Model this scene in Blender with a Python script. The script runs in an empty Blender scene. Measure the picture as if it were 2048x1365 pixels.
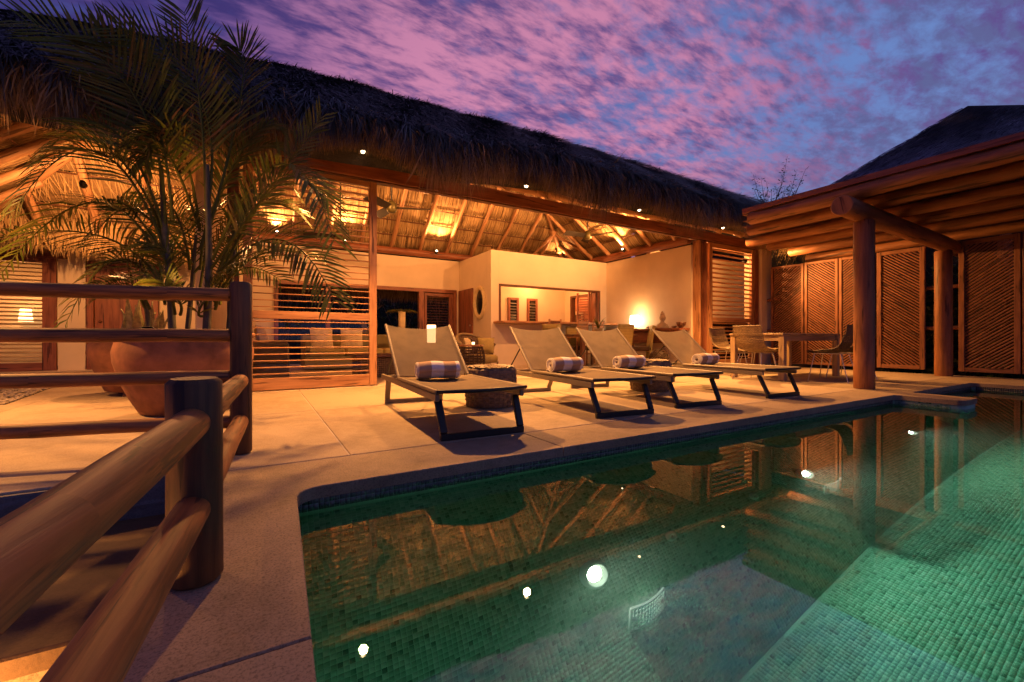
import bpy, math, random
import numpy as np
from mathutils import Vector, Matrix

scene = bpy.context.scene
COL = scene.collection
random.seed(7)
RNG = np.random.default_rng(11)
PI = math.pi

# ------------------------------------------------------------------ camera
YAW = math.radians(30.4)
CY, SY = math.cos(YAW), math.sin(YAW)
EYE = 0.66
cam_data = bpy.data.cameras.new("camera")
cam_data.sensor_width = 36.0
cam_data.lens = 865.0 / 2048.0 * 36.0
cam_data.shift_y = -4.5 / 2048.0
cam_data.clip_start = 0.02
cam_data.clip_end = 800.0
cam = bpy.data.objects.new("camera", cam_data)
COL.objects.link(cam)
cam.location = (0, 0, EYE)
cam.rotation_euler = (math.radians(90), 0, -YAW)
scene.camera = cam

# ------------------------------------------------------------------ world: dusk sky with broken clouds
world = bpy.data.worlds.new("World")
scene.world = world
world.use_nodes = True
wt = world.node_tree
wt.nodes.clear()


def wn(kind, **kw):
    nd = wt.nodes.new(kind)
    for k, v in kw.items():
        setattr(nd, k, v)
    return nd


def wmath(op, a, b=None, c=None, clamp=False):
    nd = wt.nodes.new('ShaderNodeMath')
    nd.operation = op
    nd.use_clamp = clamp
    for i, x in enumerate((a, b, c)):
        if x is None:
            continue
        if isinstance(x, (int, float)):
            nd.inputs[i].default_value = x
        else:
            wt.links.new(x, nd.inputs[i])
    return nd.outputs[0]


def wmix(f, a, b):
    nd = wt.nodes.new('ShaderNodeMix')
    nd.data_type = 'RGBA'
    for sock, x in ((nd.inputs[0], f), (nd.inputs[6], a), (nd.inputs[7], b)):
        if isinstance(x, (int, float)):
            sock.default_value = x
        elif isinstance(x, tuple):
            sock.default_value = (*x, 1.0)
        else:
            wt.links.new(x, sock)
    return nd.outputs[2]


def wstep(x, lo, hi):
    nd = wt.nodes.new('ShaderNodeMapRange')
    nd.interpolation_type = 'SMOOTHSTEP'
    wt.links.new(x, nd.inputs[0])
    nd.inputs[1].default_value = lo
    nd.inputs[2].default_value = hi
    return nd.outputs[0]


def wdot(vec, d):
    nd = wt.nodes.new('ShaderNodeVectorMath')
    nd.operation = 'DOT_PRODUCT'
    wt.links.new(vec, nd.inputs[0])
    nd.inputs[1].default_value = d
    return nd.outputs['Value']


SUN_ELEV, SUN_ROT = math.radians(-1.5), math.radians(75)
w_out = wn('ShaderNodeOutputWorld')
w_bg = wn('ShaderNodeBackground')
w_tc = wn('ShaderNodeTexCoord')
w_dir = w_tc.outputs['Generated']
w_sep = wn('ShaderNodeSeparateXYZ')
wt.links.new(w_dir, w_sep.inputs[0])
w_z = wmath('MAXIMUM', w_sep.outputs[2], 0.0)
w_den = wmath('ADD', w_z, 0.22)
w_cmb = wn('ShaderNodeCombineXYZ')
wt.links.new(wmath('DIVIDE', w_sep.outputs[0], w_den), w_cmb.inputs[0])
wt.links.new(wmath('DIVIDE', w_sep.outputs[1], w_den), w_cmb.inputs[1])


def wnoise(scale, detail, rough, dist=0.0, off=(0, 0, 0), rot=0.0, sc=(1, 1, 1)):
    mp = wn('ShaderNodeMapping')
    mp.inputs['Location'].default_value = off
    mp.inputs['Rotation'].default_value = (0, 0, rot)
    mp.inputs['Scale'].default_value = sc
    wt.links.new(w_cmb.outputs[0], mp.inputs[0])
    nz = wn('ShaderNodeTexNoise')
    nz.inputs['Scale'].default_value = scale
    nz.inputs['Detail'].default_value = detail
    nz.inputs['Roughness'].default_value = rough
    nz.inputs['Distortion'].default_value = dist
    wt.links.new(mp.outputs[0], nz.inputs['Vector'])
    return nz.outputs['Fac']


n_big = wnoise(1.3, 3, 0.5, 0.3, (3.1, 0.4, 0), 0.5)
n_mid = wnoise(5.2, 6, 0.62, 0.2, (1.7, 5.2, 0), 0.9, (1.0, 1.7, 1))
n_fine = wnoise(16.0, 5, 0.6, 0.2, (9.2, 2.2, 0), 0.9, (1.0, 1.6, 1))
w_cl = wmath('ADD', wmath('MULTIPLY', n_big, 0.55), wmath('ADD', wmath('MULTIPLY', n_mid, 0.65), wmath('MULTIPLY', n_fine, 0.6)))
w_right = wdot(w_dir, (CY, -SY, 0.0))
w_az = wstep(w_right, -0.35, 0.75)
w_glow = wstep(wdot(w_dir, (0.505, 0.735, 0.453)), 0.80, 0.992)
w_low = wstep(w_z, 0.42, 0.12)
clear = wmix(w_az, (0.085, 0.10, 0.40), (0.21, 0.36, 0.84))
clear = wmix(wmath('MULTIPLY', w_low, 0.7), clear, (0.27, 0.25, 0.47))
shade = wmix(w_az, (0.062, 0.042, 0.235), (0.16, 0.18, 0.45))
pink = wmix(w_glow, (0.165, 0.095, 0.37), (0.92, 0.35, 0.60))
pink = wmix(wmath('MULTIPLY', w_low, 0.6), pink, (0.38, 0.25, 0.42))
# cover falls off to the right where the sky is clear blue
cover = wmath('SUBTRACT', w_cl, wmath('MULTIPLY', wmath('SUBTRACT', w_az, 0.35), 0.13))
mask = wstep(cover, 0.63, 0.95)
n_lit = wmath('ADD', wmath('ADD', wmath('MULTIPLY', wnoise(17.0, 6, 0.60, 0.15, (4.4, 8.1, 0), 0.9, (0.7, 2.0, 1)), 0.44), wmath('MULTIPLY', wnoise(6.0, 5, 0.55, 0.2, (7.4, 3.1, 0), 0.9, (0.8, 1.8, 1)), 0.26)), wmath('MULTIPLY', wnoise(3.0, 4, 0.55, 0.2, (2.4, 1.1, 0), 0.9, (1.0, 1.7, 1)), 0.30))
lit = wstep(wmath('ADD', n_lit, wmath('MULTIPLY', w_glow, 0.05)), 0.44, 0.62)
shade = wmix(wmath('MULTIPLY', w_glow, 0.75), shade, (0.21, 0.11, 0.37))
cloud = wmix(lit, shade, pink)
sky_col = wmix(mask, clear, cloud)
w_sky = wn('ShaderNodeTexSky')
w_sky.sky_type = 'NISHITA'
w_sky.sun_disc = False
w_sky.sun_elevation = SUN_ELEV
w_sky.sun_rotation = SUN_ROT
w_add = wn('ShaderNodeMix', data_type='RGBA', blend_type='ADD')
w_add.inputs[0].default_value = 0.05
sky_col = wmix(wstep(w_z, 0.50, 0.95), sky_col, wmix(0.5, sky_col, (0.03, 0.03, 0.10)))
wt.links.new(sky_col, w_add.inputs[6])
wt.links.new(w_sky.outputs[0], w_add.inputs[7])
wt.links.new(w_add.outputs[2], w_bg.inputs['Color'])
w_bg.inputs['Strength'].default_value = 0.67
wt.links.new(w_bg.outputs[0], w_out.inputs[0])

sun_d = bpy.data.lights.new("sun", 'SUN')
sun_d.energy = 0.03
sun_d.angle = math.radians(20)
sun_d.color = (0.95, 0.6, 0.75)
sun = bpy.data.objects.new("sun", sun_d)
COL.objects.link(sun)
sun.rotation_euler = (math.radians(78), 0, math.radians(160))

vs = scene.view_settings
vs.view_transform = 'Standard'
vs.look = 'None'
vs.gamma = 1.0
vs.exposure = 0.0
vs.use_curve_mapping = False
cy = scene.cycles
cy.max_bounces = 8
cy.diffuse_bounces = 4
cy.glossy_bounces = 4
cy.transmission_bounces = 8
cy.transparent_max_bounces = 16
cy.volume_bounces = 1
cy.caustics_reflective = False
cy.caustics_refractive = False
cy.sample_clamp_indirect = 3.0
cy.sample_clamp_direct = 0.0
cy.use_denoising = True
cy.use_light_tree = True

# ------------------------------------------------------------------ lamps
WARM = (1.0, 0.415, 0.105)
WARM2 = (1.0, 0.40, 0.12)


def lamp(name, loc, watts, color=WARM, kind='POINT', target=None, angle=120, blend=0.6, size=0.04, parent=None):
    d = bpy.data.lights.new(name, kind)
    d.energy = watts
    d.color = color
    d.shadow_soft_size = size
    o = bpy.data.objects.new(name, d)
    COL.objects.link(o)
    o.location = loc
    if kind == 'SPOT':
        d.spot_size = math.radians(angle)
        d.spot_blend = blend
        v = Vector(target) - Vector(loc)
        o.rotation_euler = v.to_track_quat('-Z', 'Y').to_euler()
    if parent is not None:
        o.parent = parent
        o.location = Vector(loc) - Vector(parent.location)
    return o


# ------------------------------------------------------------------ mesh helpers
class MB:
    """collects shapes and links them as one mesh object"""

    def __init__(self):
        self.v, self.f, self.uv, self.sm = [], [], [], []

    def add(self, verts, faces, uvs=None, smooth=False):
        b = len(self.v)
        self.v.extend([tuple(p) for p in verts])
        for i, fc in enumerate(faces):
            self.f.append([b + k for k in fc])
            self.uv.append(uvs[i] if uvs else [(0.0, 0.0)] * len(fc))
            self.sm.append(smooth)

    def box(self, c, size, rot=None, bev=0.004):
        hx, hy, hz = size[0] / 2, size[1] / 2, size[2] / 2
        b = min(bev, hx * .45, hy * .45, hz * .45)
        L = max(range(3), key=lambda i: size[i])
        o1, o2 = [i for i in range(3) if i != L]
        vs_, idx = [], {}
        for sx in (-1, 1):
            for sy in (-1, 1):
                for sz in (-1, 1):
                    for ax in range(3):
                        p = [sx * (hx - b), sy * (hy - b), sz * (hz - b)]
                        p[ax] = (sx * hx, sy * hy, sz * hz)[ax]
                        idx[(sx, sy, sz, ax)] = len(vs_)
                        vs_.append(p)
        faces = []
        for ax in range(3):
            a1, a2 = [i for i in range(3) if i != ax]
            for s in (-1, 1):
                q = []
                for (p1, p2) in ((-1, -1), (1, -1), (1, 1), (-1, 1)):
                    k = [0, 0, 0]
                    k[ax], k[a1], k[a2] = s, p1, p2
                    q.append(idx[(*k, ax)])
                faces.append((q, ax, s))
        for ax in range(3):
            a1, a2 = [i for i in range(3) if i != ax]
            for p1 in (-1, 1):
                for p2 in (-1, 1):
                    q = []
                    for (s, fa) in ((-1, a1), (1, a1), (1, a2), (-1, a2)):
                        k = [0, 0, 0]
                        k[ax], k[a1], k[a2] = s, p1, p2
                        q.append(idx[(*k, fa)])
                    faces.append((q, None, 0))
        for sx in (-1, 1):
            for sy in (-1, 1):
                for sz in (-1, 1):
                    faces.append(([idx[(sx, sy, sz, a)] for a in range(3)], None, 0))
        R = rot if rot is not None else Matrix.Identity(3)
        if isinstance(R, (int, float)):
            R = Matrix.Rotation(R, 3, 'Z')
        C = Vector(c)
        out_f, uvs = [], []
        for q, ax, s in faces:
            pts = [Vector(vs_[i]) for i in q]
            n = (pts[1] - pts[0]).cross(pts[2] - pts[0])
            m = sum(pts, Vector()) / len(pts)
            if n.dot(m) < 0:
                q = q[::-1]
            out_f.append(q)
            uvs.append([(vs_[i][L] + c[0] * .37, vs_[i][o1] + vs_[i][o2] + c[1] * .7 + c[2] * .9) for i in q])
        self.add([C + R @ Vector(p) for p in vs_], out_f, uvs)

    def bar(self, p0, p1, w, h, up=(0, 0, 1), bev=0.003):
        p0, p1 = Vector(p0), Vector(p1)
        d = p1 - p0
        x = d.normalized()
        u = Vector(up)
        if abs(x.dot(u)) > .99:
            u = Vector((0, 1, 0))
        y = u.cross(x).normalized()
        z = x.cross(y)
        R = Matrix((x, y, z)).transposed()
        self.box((p0 + p1) / 2, (d.length, w, h), R, bev)

    def tube(self, pts, r, n=8, closed=False, cap=True, smooth=True, ell=1.0):
        pts = [Vector(p) for p in pts]
        N = len(pts)
        rs = [r] * N if isinstance(r, (int, float)) else list(r)
        ring, dist = [], 0.0
        ref = None
        uvd = []
        for i, p in enumerate(pts):
            if closed:
                t = pts[(i + 1) % N] - pts[i - 1]
            else:
                t = pts[min(i + 1, N - 1)] - pts[max(i - 1, 0)]
            t.normalize()
            if ref is None:
                a = Vector((0, 0, 1)) if abs(t.z) < .9 else Vector((1, 0, 0))
                ref = (a - t * a.dot(t)).normalized()
            else:
                ref = (ref - t * ref.dot(t)).normalized()
            b = t.cross(ref)
            if i:
                dist += (p - pts[i - 1]).length
            uvd.append(dist)
            ring.append([p + (ref * math.cos(2 * PI * k / n) * ell + b * math.sin(2 * PI * k / n)) * rs[i] for k in range(n)])
        verts = [q for rg in ring for q in rg]
        faces, uvs = [], []
        for i in range(N if closed else N - 1):
            j = (i + 1) % N
            for k in range(n):
                k2 = (k + 1) % n
                faces.append([i * n + k, i * n + k2, j * n + k2, j * n + k])
                w = 2 * PI * rs[i] / n
                ud = uvd[j] if j > i else uvd[i] + .1
                uvs.append([(uvd[i], k * w), (uvd[i], (k + 1) * w), (ud, (k + 1) * w), (ud, k * w)])
        self.add(verts, faces, uvs, smooth)
        if cap and not closed:
            self.add(ring[0], [list(range(n))[::-1]], [[(math.cos(2 * PI * k / n) * rs[0], math.sin(2 * PI * k / n) * rs[0] + 3) for k in range(n)]])
            self.add(ring[-1], [list(range(n))], [[(math.cos(2 * PI * k / n) * rs[-1], math.sin(2 * PI * k / n) * rs[-1] + 5) for k in range(n)]])

    def log(self, p0, p1, r, n=14, wob=0.0, seg=1, bev=0.008, taper=1.0):
        """a round timber with eased ends"""
        p0, p1 = Vector(p0), Vector(p1)
        d = p1 - p0
        L = d.length
        t = d / L
        pts, rs = [p0, p0 + t * bev], [r - bev, r]
        for i in range(1, seg):
            f = i / seg
            pts.append(p0 + d * f + Vector((random.uniform(-1, 1), random.uniform(-1, 1), random.uniform(-1, 1))) * wob)
            rs.append(r * (1 + (taper - 1) * f) * (1 + random.uniform(-.5, .5) * wob / r))
        pts += [p1 - t * bev, p1]
        rs += [r * taper, r * taper - bev]
        self.tube(pts, rs, n)

    def lathe(self, prof, n=32, c=(0, 0, 0), smooth=True):
        verts, faces, uvs = [], [], []
        for (r, z) in prof:
            for k in range(n):
                a = 2 * PI * k / n
                verts.append((c[0] + r * math.cos(a), c[1] + r * math.sin(a), c[2] + z))
        s = 0
        for i in range(len(prof) - 1):
            ds = math.hypot(prof[i + 1][0] - prof[i][0], prof[i + 1][1] - prof[i][1])
            for k in range(n):
                k2 = (k + 1) % n
                faces.append([i * n + k, i * n + k2, (i + 1) * n + k2, (i + 1) * n + k])
                w = 2 * PI * max(prof[i][0], .01) / n
                uvs.append([(s, k * w), (s, (k + 1) * w), (s + ds, (k + 1) * w), (s + ds, k * w)])
            s += ds
        self.add(verts, faces, uvs, smooth)

    def ball(self, c, r, nu=16, nv=10, smooth=True):
        rr = (r, r, r) if isinstance(r, (int, float)) else r
        verts, faces = [], []
        for i in range(nv + 1):
            th = PI * i / nv
            for k in range(nu):
                a = 2 * PI * k / nu
                verts.append((c[0] + rr[0] * math.sin(th) * math.cos(a), c[1] + rr[1] * math.sin(th) * math.sin(a), c[2] - rr[2] * math.cos(th)))
        for i in range(nv):
            for k in range(nu):
                k2 = (k + 1) % nu
                faces.append([i * nu + k, i * nu + k2, (i + 1) * nu + k2, (i + 1) * nu + k])
        self.add(verts, faces, None, smooth)

    def prism(self, poly, z0, z1, bev=0.01):
        """a vertical slab over a counter-clockwise outline, its top edge eased"""
        n = len(poly)
        P2 = [Vector((p[0], p[1])) for p in poly]
        ins = []
        for i in range(n):
            a, b, c = P2[i - 1], P2[i], P2[(i + 1) % n]
            e1, e2 = (b - a).normalized(), (c - b).normalized()
            n1, n2 = Vector((-e1.y, e1.x)), Vector((-e2.y, e2.x))
            m = (n1 + n2)
            m = m / max(.3, (1 + n1.dot(n2)))
            ins.append(b + m * bev)
        verts = [(p.x, p.y, z0) for p in P2] + [(p.x, p.y, z1 - bev) for p in P2]
        mid = [(p + q) / 2 * .0 + p * .35 + q * .65 for p, q in zip(P2, ins)]
        verts += [(p.x, p.y, z1 - bev * .3) for p in mid] + [(p.x, p.y, z1) for p in ins]
        faces = []
        for r in range(3):
            for i in range(n):
                j = (i + 1) % n
                faces.append([r * n + i, r * n + j, (r + 1) * n + j, (r + 1) * n + i])
        faces.append([3 * n + i for i in range(n)])
        faces.append([i for i in range(n)][::-1])
        uvs = [[(verts[i][0], verts[i][1] + verts[i][2]) for i in fc] for fc in faces]
        self.add(verts, faces, uvs)

    def grid(self, fn, nu, nv, smooth=True, thick=0.0, closed_u=False):
        """fn(u, v) -> point; thick > 0 gives the sheet a back and edges"""
        P = [[Vector(fn(i / nu, j / nv)) for i in range(nu + 1)] for j in range(nv + 1)]
        W = nu + 1
        verts = [p for row in P for p in row]
        faces, uvs = [], []
        for j in range(nv):
            for i in range(nu):
                faces.append([j * W + i, j * W + i + 1, (j + 1) * W + i + 1, (j + 1) * W + i])
                uvs.append([(i / nu, j / nv), ((i + 1) / nu, j / nv), ((i + 1) / nu, (j + 1) / nv), (i / nu, (j + 1) / nv)])
        if thick:
            N = len(verts)
            nrm = []
            for j in range(nv + 1):
                for i in range(nu + 1):
                    du = P[j][min(i + 1, nu)] - P[j][max(i - 1, 0)]
                    dv = P[min(j + 1, nv)][i] - P[max(j - 1, 0)][i]
                    nn = du.cross(dv)
                    nrm.append(nn.normalized() if nn.length > 1e-9 else Vector((0, 0, 1)))
            verts = verts + [p - n * thick for p, n in zip(verts, nrm)]
            faces += [[N + k for k in fc[::-1]] for fc in faces[:nu * nv]]
            uvs += [u[::-1] for u in uvs[:nu * nv]]
            rim = [i for i in range(W)] + [j * W + nu for j in range(1, nv + 1)] + [nv * W + i for i in range(nu - 1, -1, -1)] + [j * W for j in range(nv - 1, 0, -1)]
            for k in range(len(rim)):
                a, b = rim[k], rim[(k + 1) % len(rim)]
                faces.append([b, a, N + a, N + b])
                uvs.append([(0, 0), (0.01, 0), (0.01, .01), (0, .01)])
        self.add(verts, faces, uvs, smooth)

    def blade(self, p, d, side, n, L, w, droop=0.3):
        """a long tapered leaf of five points"""
        p, d, side, n = Vector(p), Vector(d), Vector(side), Vector(n)
        m = p + d * L * .5 + n * L * .02
        e = p + d * L - n * L * droop
        self.add([p - side * w * .35, p + side * w * .35, m - side * w * .5, m + side * w * .5, e], [[0, 1, 3, 2], [2, 3, 4]])

    def mesh(self, name, mat):
        me = bpy.data.meshes.new(name)
        me.from_pydata(self.v, [], self.f)
        uvl = me.uv_layers.new(name="UVMap")
        flat = [c for fu in self.uv for p in fu for c in p]
        uvl.data.foreach_set("uv", flat)
        me.polygons.foreach_set("use_smooth", self.sm)
        me.materials.append(mat)
        me.update()
        return me

    def build(self, name, mat, parent=None, kind=None, world=False):
        if world and parent is not None:
            q = parent
            off = Vector()
            while q is not None:
                off += Vector(q.location)
                q = q.parent
            self.v = [(a - off.x, b - off.y, c - off.z) for a, b, c in self.v]
        return link(name, self.mesh(name, mat), parent, kind)


def link(name, me, parent=None, kind=None):
    o = bpy.data.objects.new(name, me)
    COL.objects.link(o)
    if parent is not None:
        o.parent = parent
    if kind:
        o['kind'] = kind
    return o


def thing(name, label, cat, loc=(0, 0, 0), rz=0.0, group=None):
    o = bpy.data.objects.new(name, None)
    COL.objects.link(o)
    o.empty_display_size = 0.1
    o.location = loc
    o.rotation_euler = (0, 0, rz)
    o['label'] = label
    o['category'] = cat
    if group:
        o['group'] = group
    return o


def tag(o, label, cat, group=None):
    o['label'] = label
    o['category'] = cat
    if group:
        o['group'] = group
    return o


KIDS = {}


def kids(o):
    return [c for c in COL.objects if c.parent == o]


def copy_tree(o, parent=None, label=None, group=None, loc=None, rz=None):
    c = o.copy()
    COL.objects.link(c)
    if parent is not None:
        c.parent = parent
    if label:
        c['label'] = label
    if group:
        c['group'] = group
    if loc is not None:
        c.location = loc
    if rz is not None:
        c.rotation_euler = (0, 0, rz)
    for ch in kids(o):
        copy_tree(ch, c)
    return c


def at(u, v, F):
    """the place seen at photograph pixel (u, v), F metres ahead"""
    r, k = (u - 1024) / 865.0 * F, (678 - v) / 865.0 * F
    return Vector((r * CY + F * SY, -r * SY + F * CY, EYE + k))


def blades_mesh(name, mat, root, d, side, nrm, L, W, droop, parent=None, kind='stuff', lift=0.03):
    """many straws as one mesh, all arrays of N rows; droop bends the tip along -nrm"""
    N = len(root)
    L = L[:, None]
    W = W[:, None]
    mid = root + d * L * .5 + nrm * L * lift
    tip = root + d * L - nrm * L * droop[:, None]
    V = np.empty((N, 5, 3))
    V[:, 0] = root - side * W * .4
    V[:, 1] = root + side * W * .4
    V[:, 2] = mid - side * W * .5
    V[:, 3] = mid + side * W * .5
    V[:, 4] = tip
    base = (np.arange(N) * 5)[:, None]
    loops = (base + np.array([0, 1, 3, 2, 2, 3, 4])[None, :]).ravel()
    me = bpy.data.meshes.new(name)
    me.vertices.add(N * 5)
    me.vertices.foreach_set("co", V.ravel())
    me.loops.add(N * 7)
    me.loops.foreach_set("vertex_index", loops.astype(np.int32))
    me.polygons.add(N * 2)
    st = (np.arange(N) * 7)[:, None] + np.array([0, 4])[None, :]
    me.polygons.foreach_set("loop_start", st.ravel().astype(np.int32))
    me.polygons.foreach_set("loop_total", np.tile([4, 3], N).astype(np.int32))
    me.materials.append(mat)
    me.update(calc_edges=True)
    me.validate()
    return link(name, me, parent, kind)


def unit(a):
    return a / np.maximum(1e-9, np.linalg.norm(a, axis=-1, keepdims=True))


# ------------------------------------------------------------------ materials
def new_mat(name):
    m = bpy.data.materials.new(name)
    m.use_nodes = True
    nt = m.node_tree
    b = nt.nodes['Principled BSDF']
    return m, nt, b


def nd(nt, kind, ins=None, **kw):
    n = nt.nodes.new(kind)
    for k, v in kw.items():
        setattr(n, k, v)
    for k, v in (ins or {}).items():
        s = n.inputs[k]
        if hasattr(v, 'is_output') or isinstance(v, bpy.types.NodeSocket):
            nt.links.new(v, s)
        else:
            s.default_value = v
    return n


def ramp(nt, fac, stops):
    r = nt.nodes.new('ShaderNodeValToRGB')
    e = r.color_ramp.elements
    while len(e) < len(stops):
        e.new(0.5)
    for el, (p, c) in zip(e, stops):
        el.position = p
        el.color = (*c, 1.0)
    nt.links.new(fac, r.inputs[0])
    return r.outputs[0]


def bump(nt, b, h, strength, dist=0.01):
    bp = nd(nt, 'ShaderNodeBump', {'Strength': strength, 'Distance': dist, 'Height': h})
    nt.links.new(bp.outputs[0], b.inputs['Normal'])


def wood(name, c1, c2, rough=0.45, su=2.0, sv=34.0, bs=0.25, knots=True):
    m, nt, b = new_mat(name)
    uv = nd(nt, 'ShaderNodeUVMap').outputs[0]
    oi = nd(nt, 'ShaderNodeObjectInfo').outputs['Random']
    off = nd(nt, 'ShaderNodeMath', {0: oi, 1: 60.0}, operation='MULTIPLY').outputs[0]
    va = nd(nt, 'ShaderNodeVectorMath', {0: uv, 1: off}, operation='ADD').outputs[0]
    mp = nd(nt, 'ShaderNodeMapping', {0: va, 'Scale': (su, sv, 1)}).outputs[0]
    n1 = nd(nt, 'ShaderNodeTexNoise', {'Vector': mp, 'Scale': 1.0, 'Detail': 6.0, 'Roughness': .62, 'Distortion': .6}).outputs['Fac']
    mp2 = nd(nt, 'ShaderNodeMapping', {0: va, 'Scale': (1.4, 7, 1)}).outputs[0]
    n2 = nd(nt, 'ShaderNodeTexNoise', {'Vector': mp2, 'Scale': 1.0, 'Detail': 3.0, 'Roughness': .5, 'Distortion': 1.2}).outputs['Fac']
    f = nd(nt, 'ShaderNodeMath', {0: n1, 1: .6, 2: 0.0}, operation='MULTIPLY_ADD')
    f2 = nd(nt, 'ShaderNodeMath', {0: n2, 1: .55, 2: f.outputs[0]}, operation='MULTIPLY_ADD').outputs[0]
    dark = tuple(x * .45 for x in c1)
    col = ramp(nt, f2, [(.34, dark), (.46, c1), (.64, c2), (.82, tuple(min(1, x * 1.3) for x in c2))])
    # thin drying cracks along the grain
    mp3 = nd(nt, 'ShaderNodeMapping', {0: va, 'Scale': (su * .9, sv * .8, 1), 'Location': (7, 3, 0)}).outputs[0]
    n3 = nd(nt, 'ShaderNodeTexNoise', {'Vector': mp3, 'Scale': 1.0, 'Detail': 3.0, 'Roughness': .5}).outputs['Fac']
    ck = ramp(nt, n3, [(.345, (.30, .27, .25)), (.385, (1, 1, 1))])
    mx = nd(nt, 'ShaderNodeMix', data_type='RGBA', blend_type='MULTIPLY')
    mx.inputs[0].default_value = 1.0
    nt.links.new(col, mx.inputs[6])
    nt.links.new(ck, mx.inputs[7])
    nt.links.new(mx.outputs[2], b.inputs['Base Color'])
    b.inputs['Roughness'].default_value = rough
    bump(nt, b, n1, bs, 0.004)
    return m


def plain(name, col, rough=0.6, metal=0.0, var=0.12, scale=6.0, bs=0.1, bd=0.004, spec=0.5):
    m, nt, b = new_mat(name)
    tc = nd(nt, 'ShaderNodeTexCoord').outputs['Object']
    n = nd(nt, 'ShaderNodeTexNoise', {'Vector': tc, 'Scale': scale, 'Detail': 5.0, 'Roughness': .6}).outputs['Fac']
    col_o = ramp(nt, n, [(.3, tuple(x * (1 - var) for x in col)), (.7, tuple(min(1, x * (1 + var)) for x in col))])
    nt.links.new(col_o, b.inputs['Base Color'])
    b.inputs['Roughness'].default_value = rough
    b.inputs['Metallic'].default_value = metal
    b.inputs['Specular IOR Level'].default_value = spec
    if bs:
        n3 = nd(nt, 'ShaderNodeTexNoise', {'Vector': tc, 'Scale': scale * 9, 'Detail': 4.0, 'Roughness': .6}).outputs['Fac']
        bump(nt, b, n3, bs, bd)
    return m


def straw(name, cols, rough=0.75, trans=0.0):
    """each straw its own tone"""
    m, nt, b = new_mat(name)
    g = nd(nt, 'ShaderNodeNewGeometry').outputs['Random Per Island']
    k = len(cols)
    col = ramp(nt, g, [(i / (k - 1), c) for i, c in enumerate(cols)])
    tc = nd(nt, 'ShaderNodeTexCoord').outputs['Object']
    n = nd(nt, 'ShaderNodeTexNoise', {'Vector': tc, 'Scale': 1.6, 'Detail': 3.0}).outputs['Fac']
    mr = nd(nt, 'ShaderNodeMapRange', {0: n, 1: .3, 2: .7, 3: .6, 4: 1.2}).outputs[0]
    mx = nd(nt, 'ShaderNodeMix', data_type='RGBA', blend_type='MULTIPLY')
    mx.inputs[0].default_value = 1.0
    nt.links.new(col, mx.inputs[6])
    cmb = nd(nt, 'ShaderNodeCombineColor', {0: mr, 1: mr, 2: mr}).outputs[0]
    nt.links.new(cmb, mx.inputs[7])
    nt.links.new(mx.outputs[2], b.inputs['Base Color'])
    b.inputs['Roughness'].default_value = rough
    b.inputs['Specular IOR Level'].default_value = 0.25
    if trans:
        tr = nd(nt, 'ShaderNodeBsdfTranslucent')
        nt.links.new(mx.outputs[2], tr.inputs[0])
        ms = nd(nt, 'ShaderNodeMixShader')
        ms.inputs[0].default_value = trans
        nt.links.new(b.outputs[0], ms.inputs[1])
        nt.links.new(tr.outputs[0], ms.inputs[2])
        nt.links.new(ms.outputs[0], nt.nodes['Material Output'].inputs[0])
    return m


def glow(name, col, strength):
    m, nt, b = new_mat(name)
    b.inputs['Base Color'].default_value = (*col, 1)
    b.inputs['Emission Color'].default_value = (*col, 1)
    b.inputs['Emission Strength'].default_value = strength
    return m


def stone(name, c1, c2, rough=0.75, speck=0.35, scale=1.0):
    m, nt, b = new_mat(name)
    tc = nd(nt, 'ShaderNodeNewGeometry').outputs['Position']
    n1 = nd(nt, 'ShaderNodeTexNoise', {'Vector': tc, 'Scale': 1.1 * scale, 'Detail': 6.0, 'Roughness': .65}).outputs['Fac']
    n2 = nd(nt, 'ShaderNodeTexNoise', {'Vector': tc, 'Scale': 130 * scale, 'Detail': 3.0, 'Roughness': .7}).outputs['Fac']
    n4 = nd(nt, 'ShaderNodeTexNoise', {'Vector': tc, 'Scale': 22 * scale, 'Detail': 4.0, 'Roughness': .7}).outputs['Fac']
    oi = nd(nt, 'ShaderNodeObjectInfo').outputs['Random']
    n5 = nd(nt, 'ShaderNodeTexNoise', {'Vector': tc, 'Scale': 4.5 * scale, 'Detail': 7.0, 'Roughness': .7, 'Distortion': .8}).outputs['Fac']
    n1 = nd(nt, 'ShaderNodeMath', {0: n5, 1: .6, 2: nd(nt, 'ShaderNodeMath', {0: n1, 1: .7}, operation='MULTIPLY').outputs[0]}, operation='MULTIPLY_ADD').outputs[0]
    f = nd(nt, 'ShaderNodeMath', {0: oi, 1: .20, 2: n1}, operation='MULTIPLY_ADD').outputs[0]
    f = nd(nt, 'ShaderNodeMath', {0: n4, 1: .35, 2: f}, operation='MULTIPLY_ADD').outputs[0]
    base = ramp(nt, f, [(.62, tuple(x * .8 for x in c1)), (.85, tuple((x + y) / 2 for x, y in zip(c1, c2))), (1.0, c2)])
    sp = ramp(nt, n2, [(.34, (1 - speck,) * 3), (.52, (1, 1, 1)), (.64, (1, 1, 1)), (.74, (1 + speck * .5,) * 3)])
    mx = nd(nt, 'ShaderNodeMix', data_type='RGBA', blend_type='MULTIPLY')
    mx.inputs[0].default_value = 1.0
    nt.links.new(base, mx.inputs[6])
    nt.links.new(sp, mx.inputs[7])
    nt.links.new(mx.outputs[2], b.inputs['Base Color'])
    b.inputs['Roughness'].default_value = rough
    b.inputs['Specular IOR Level'].default_value = 0.35
    h = nd(nt, 'ShaderNodeMath', {0: n2, 1: .7, 2: n4}, operation='MULTIPLY_ADD').outputs[0]
    bump(nt, b, h, 0.35, 0.003)
    return m


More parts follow.
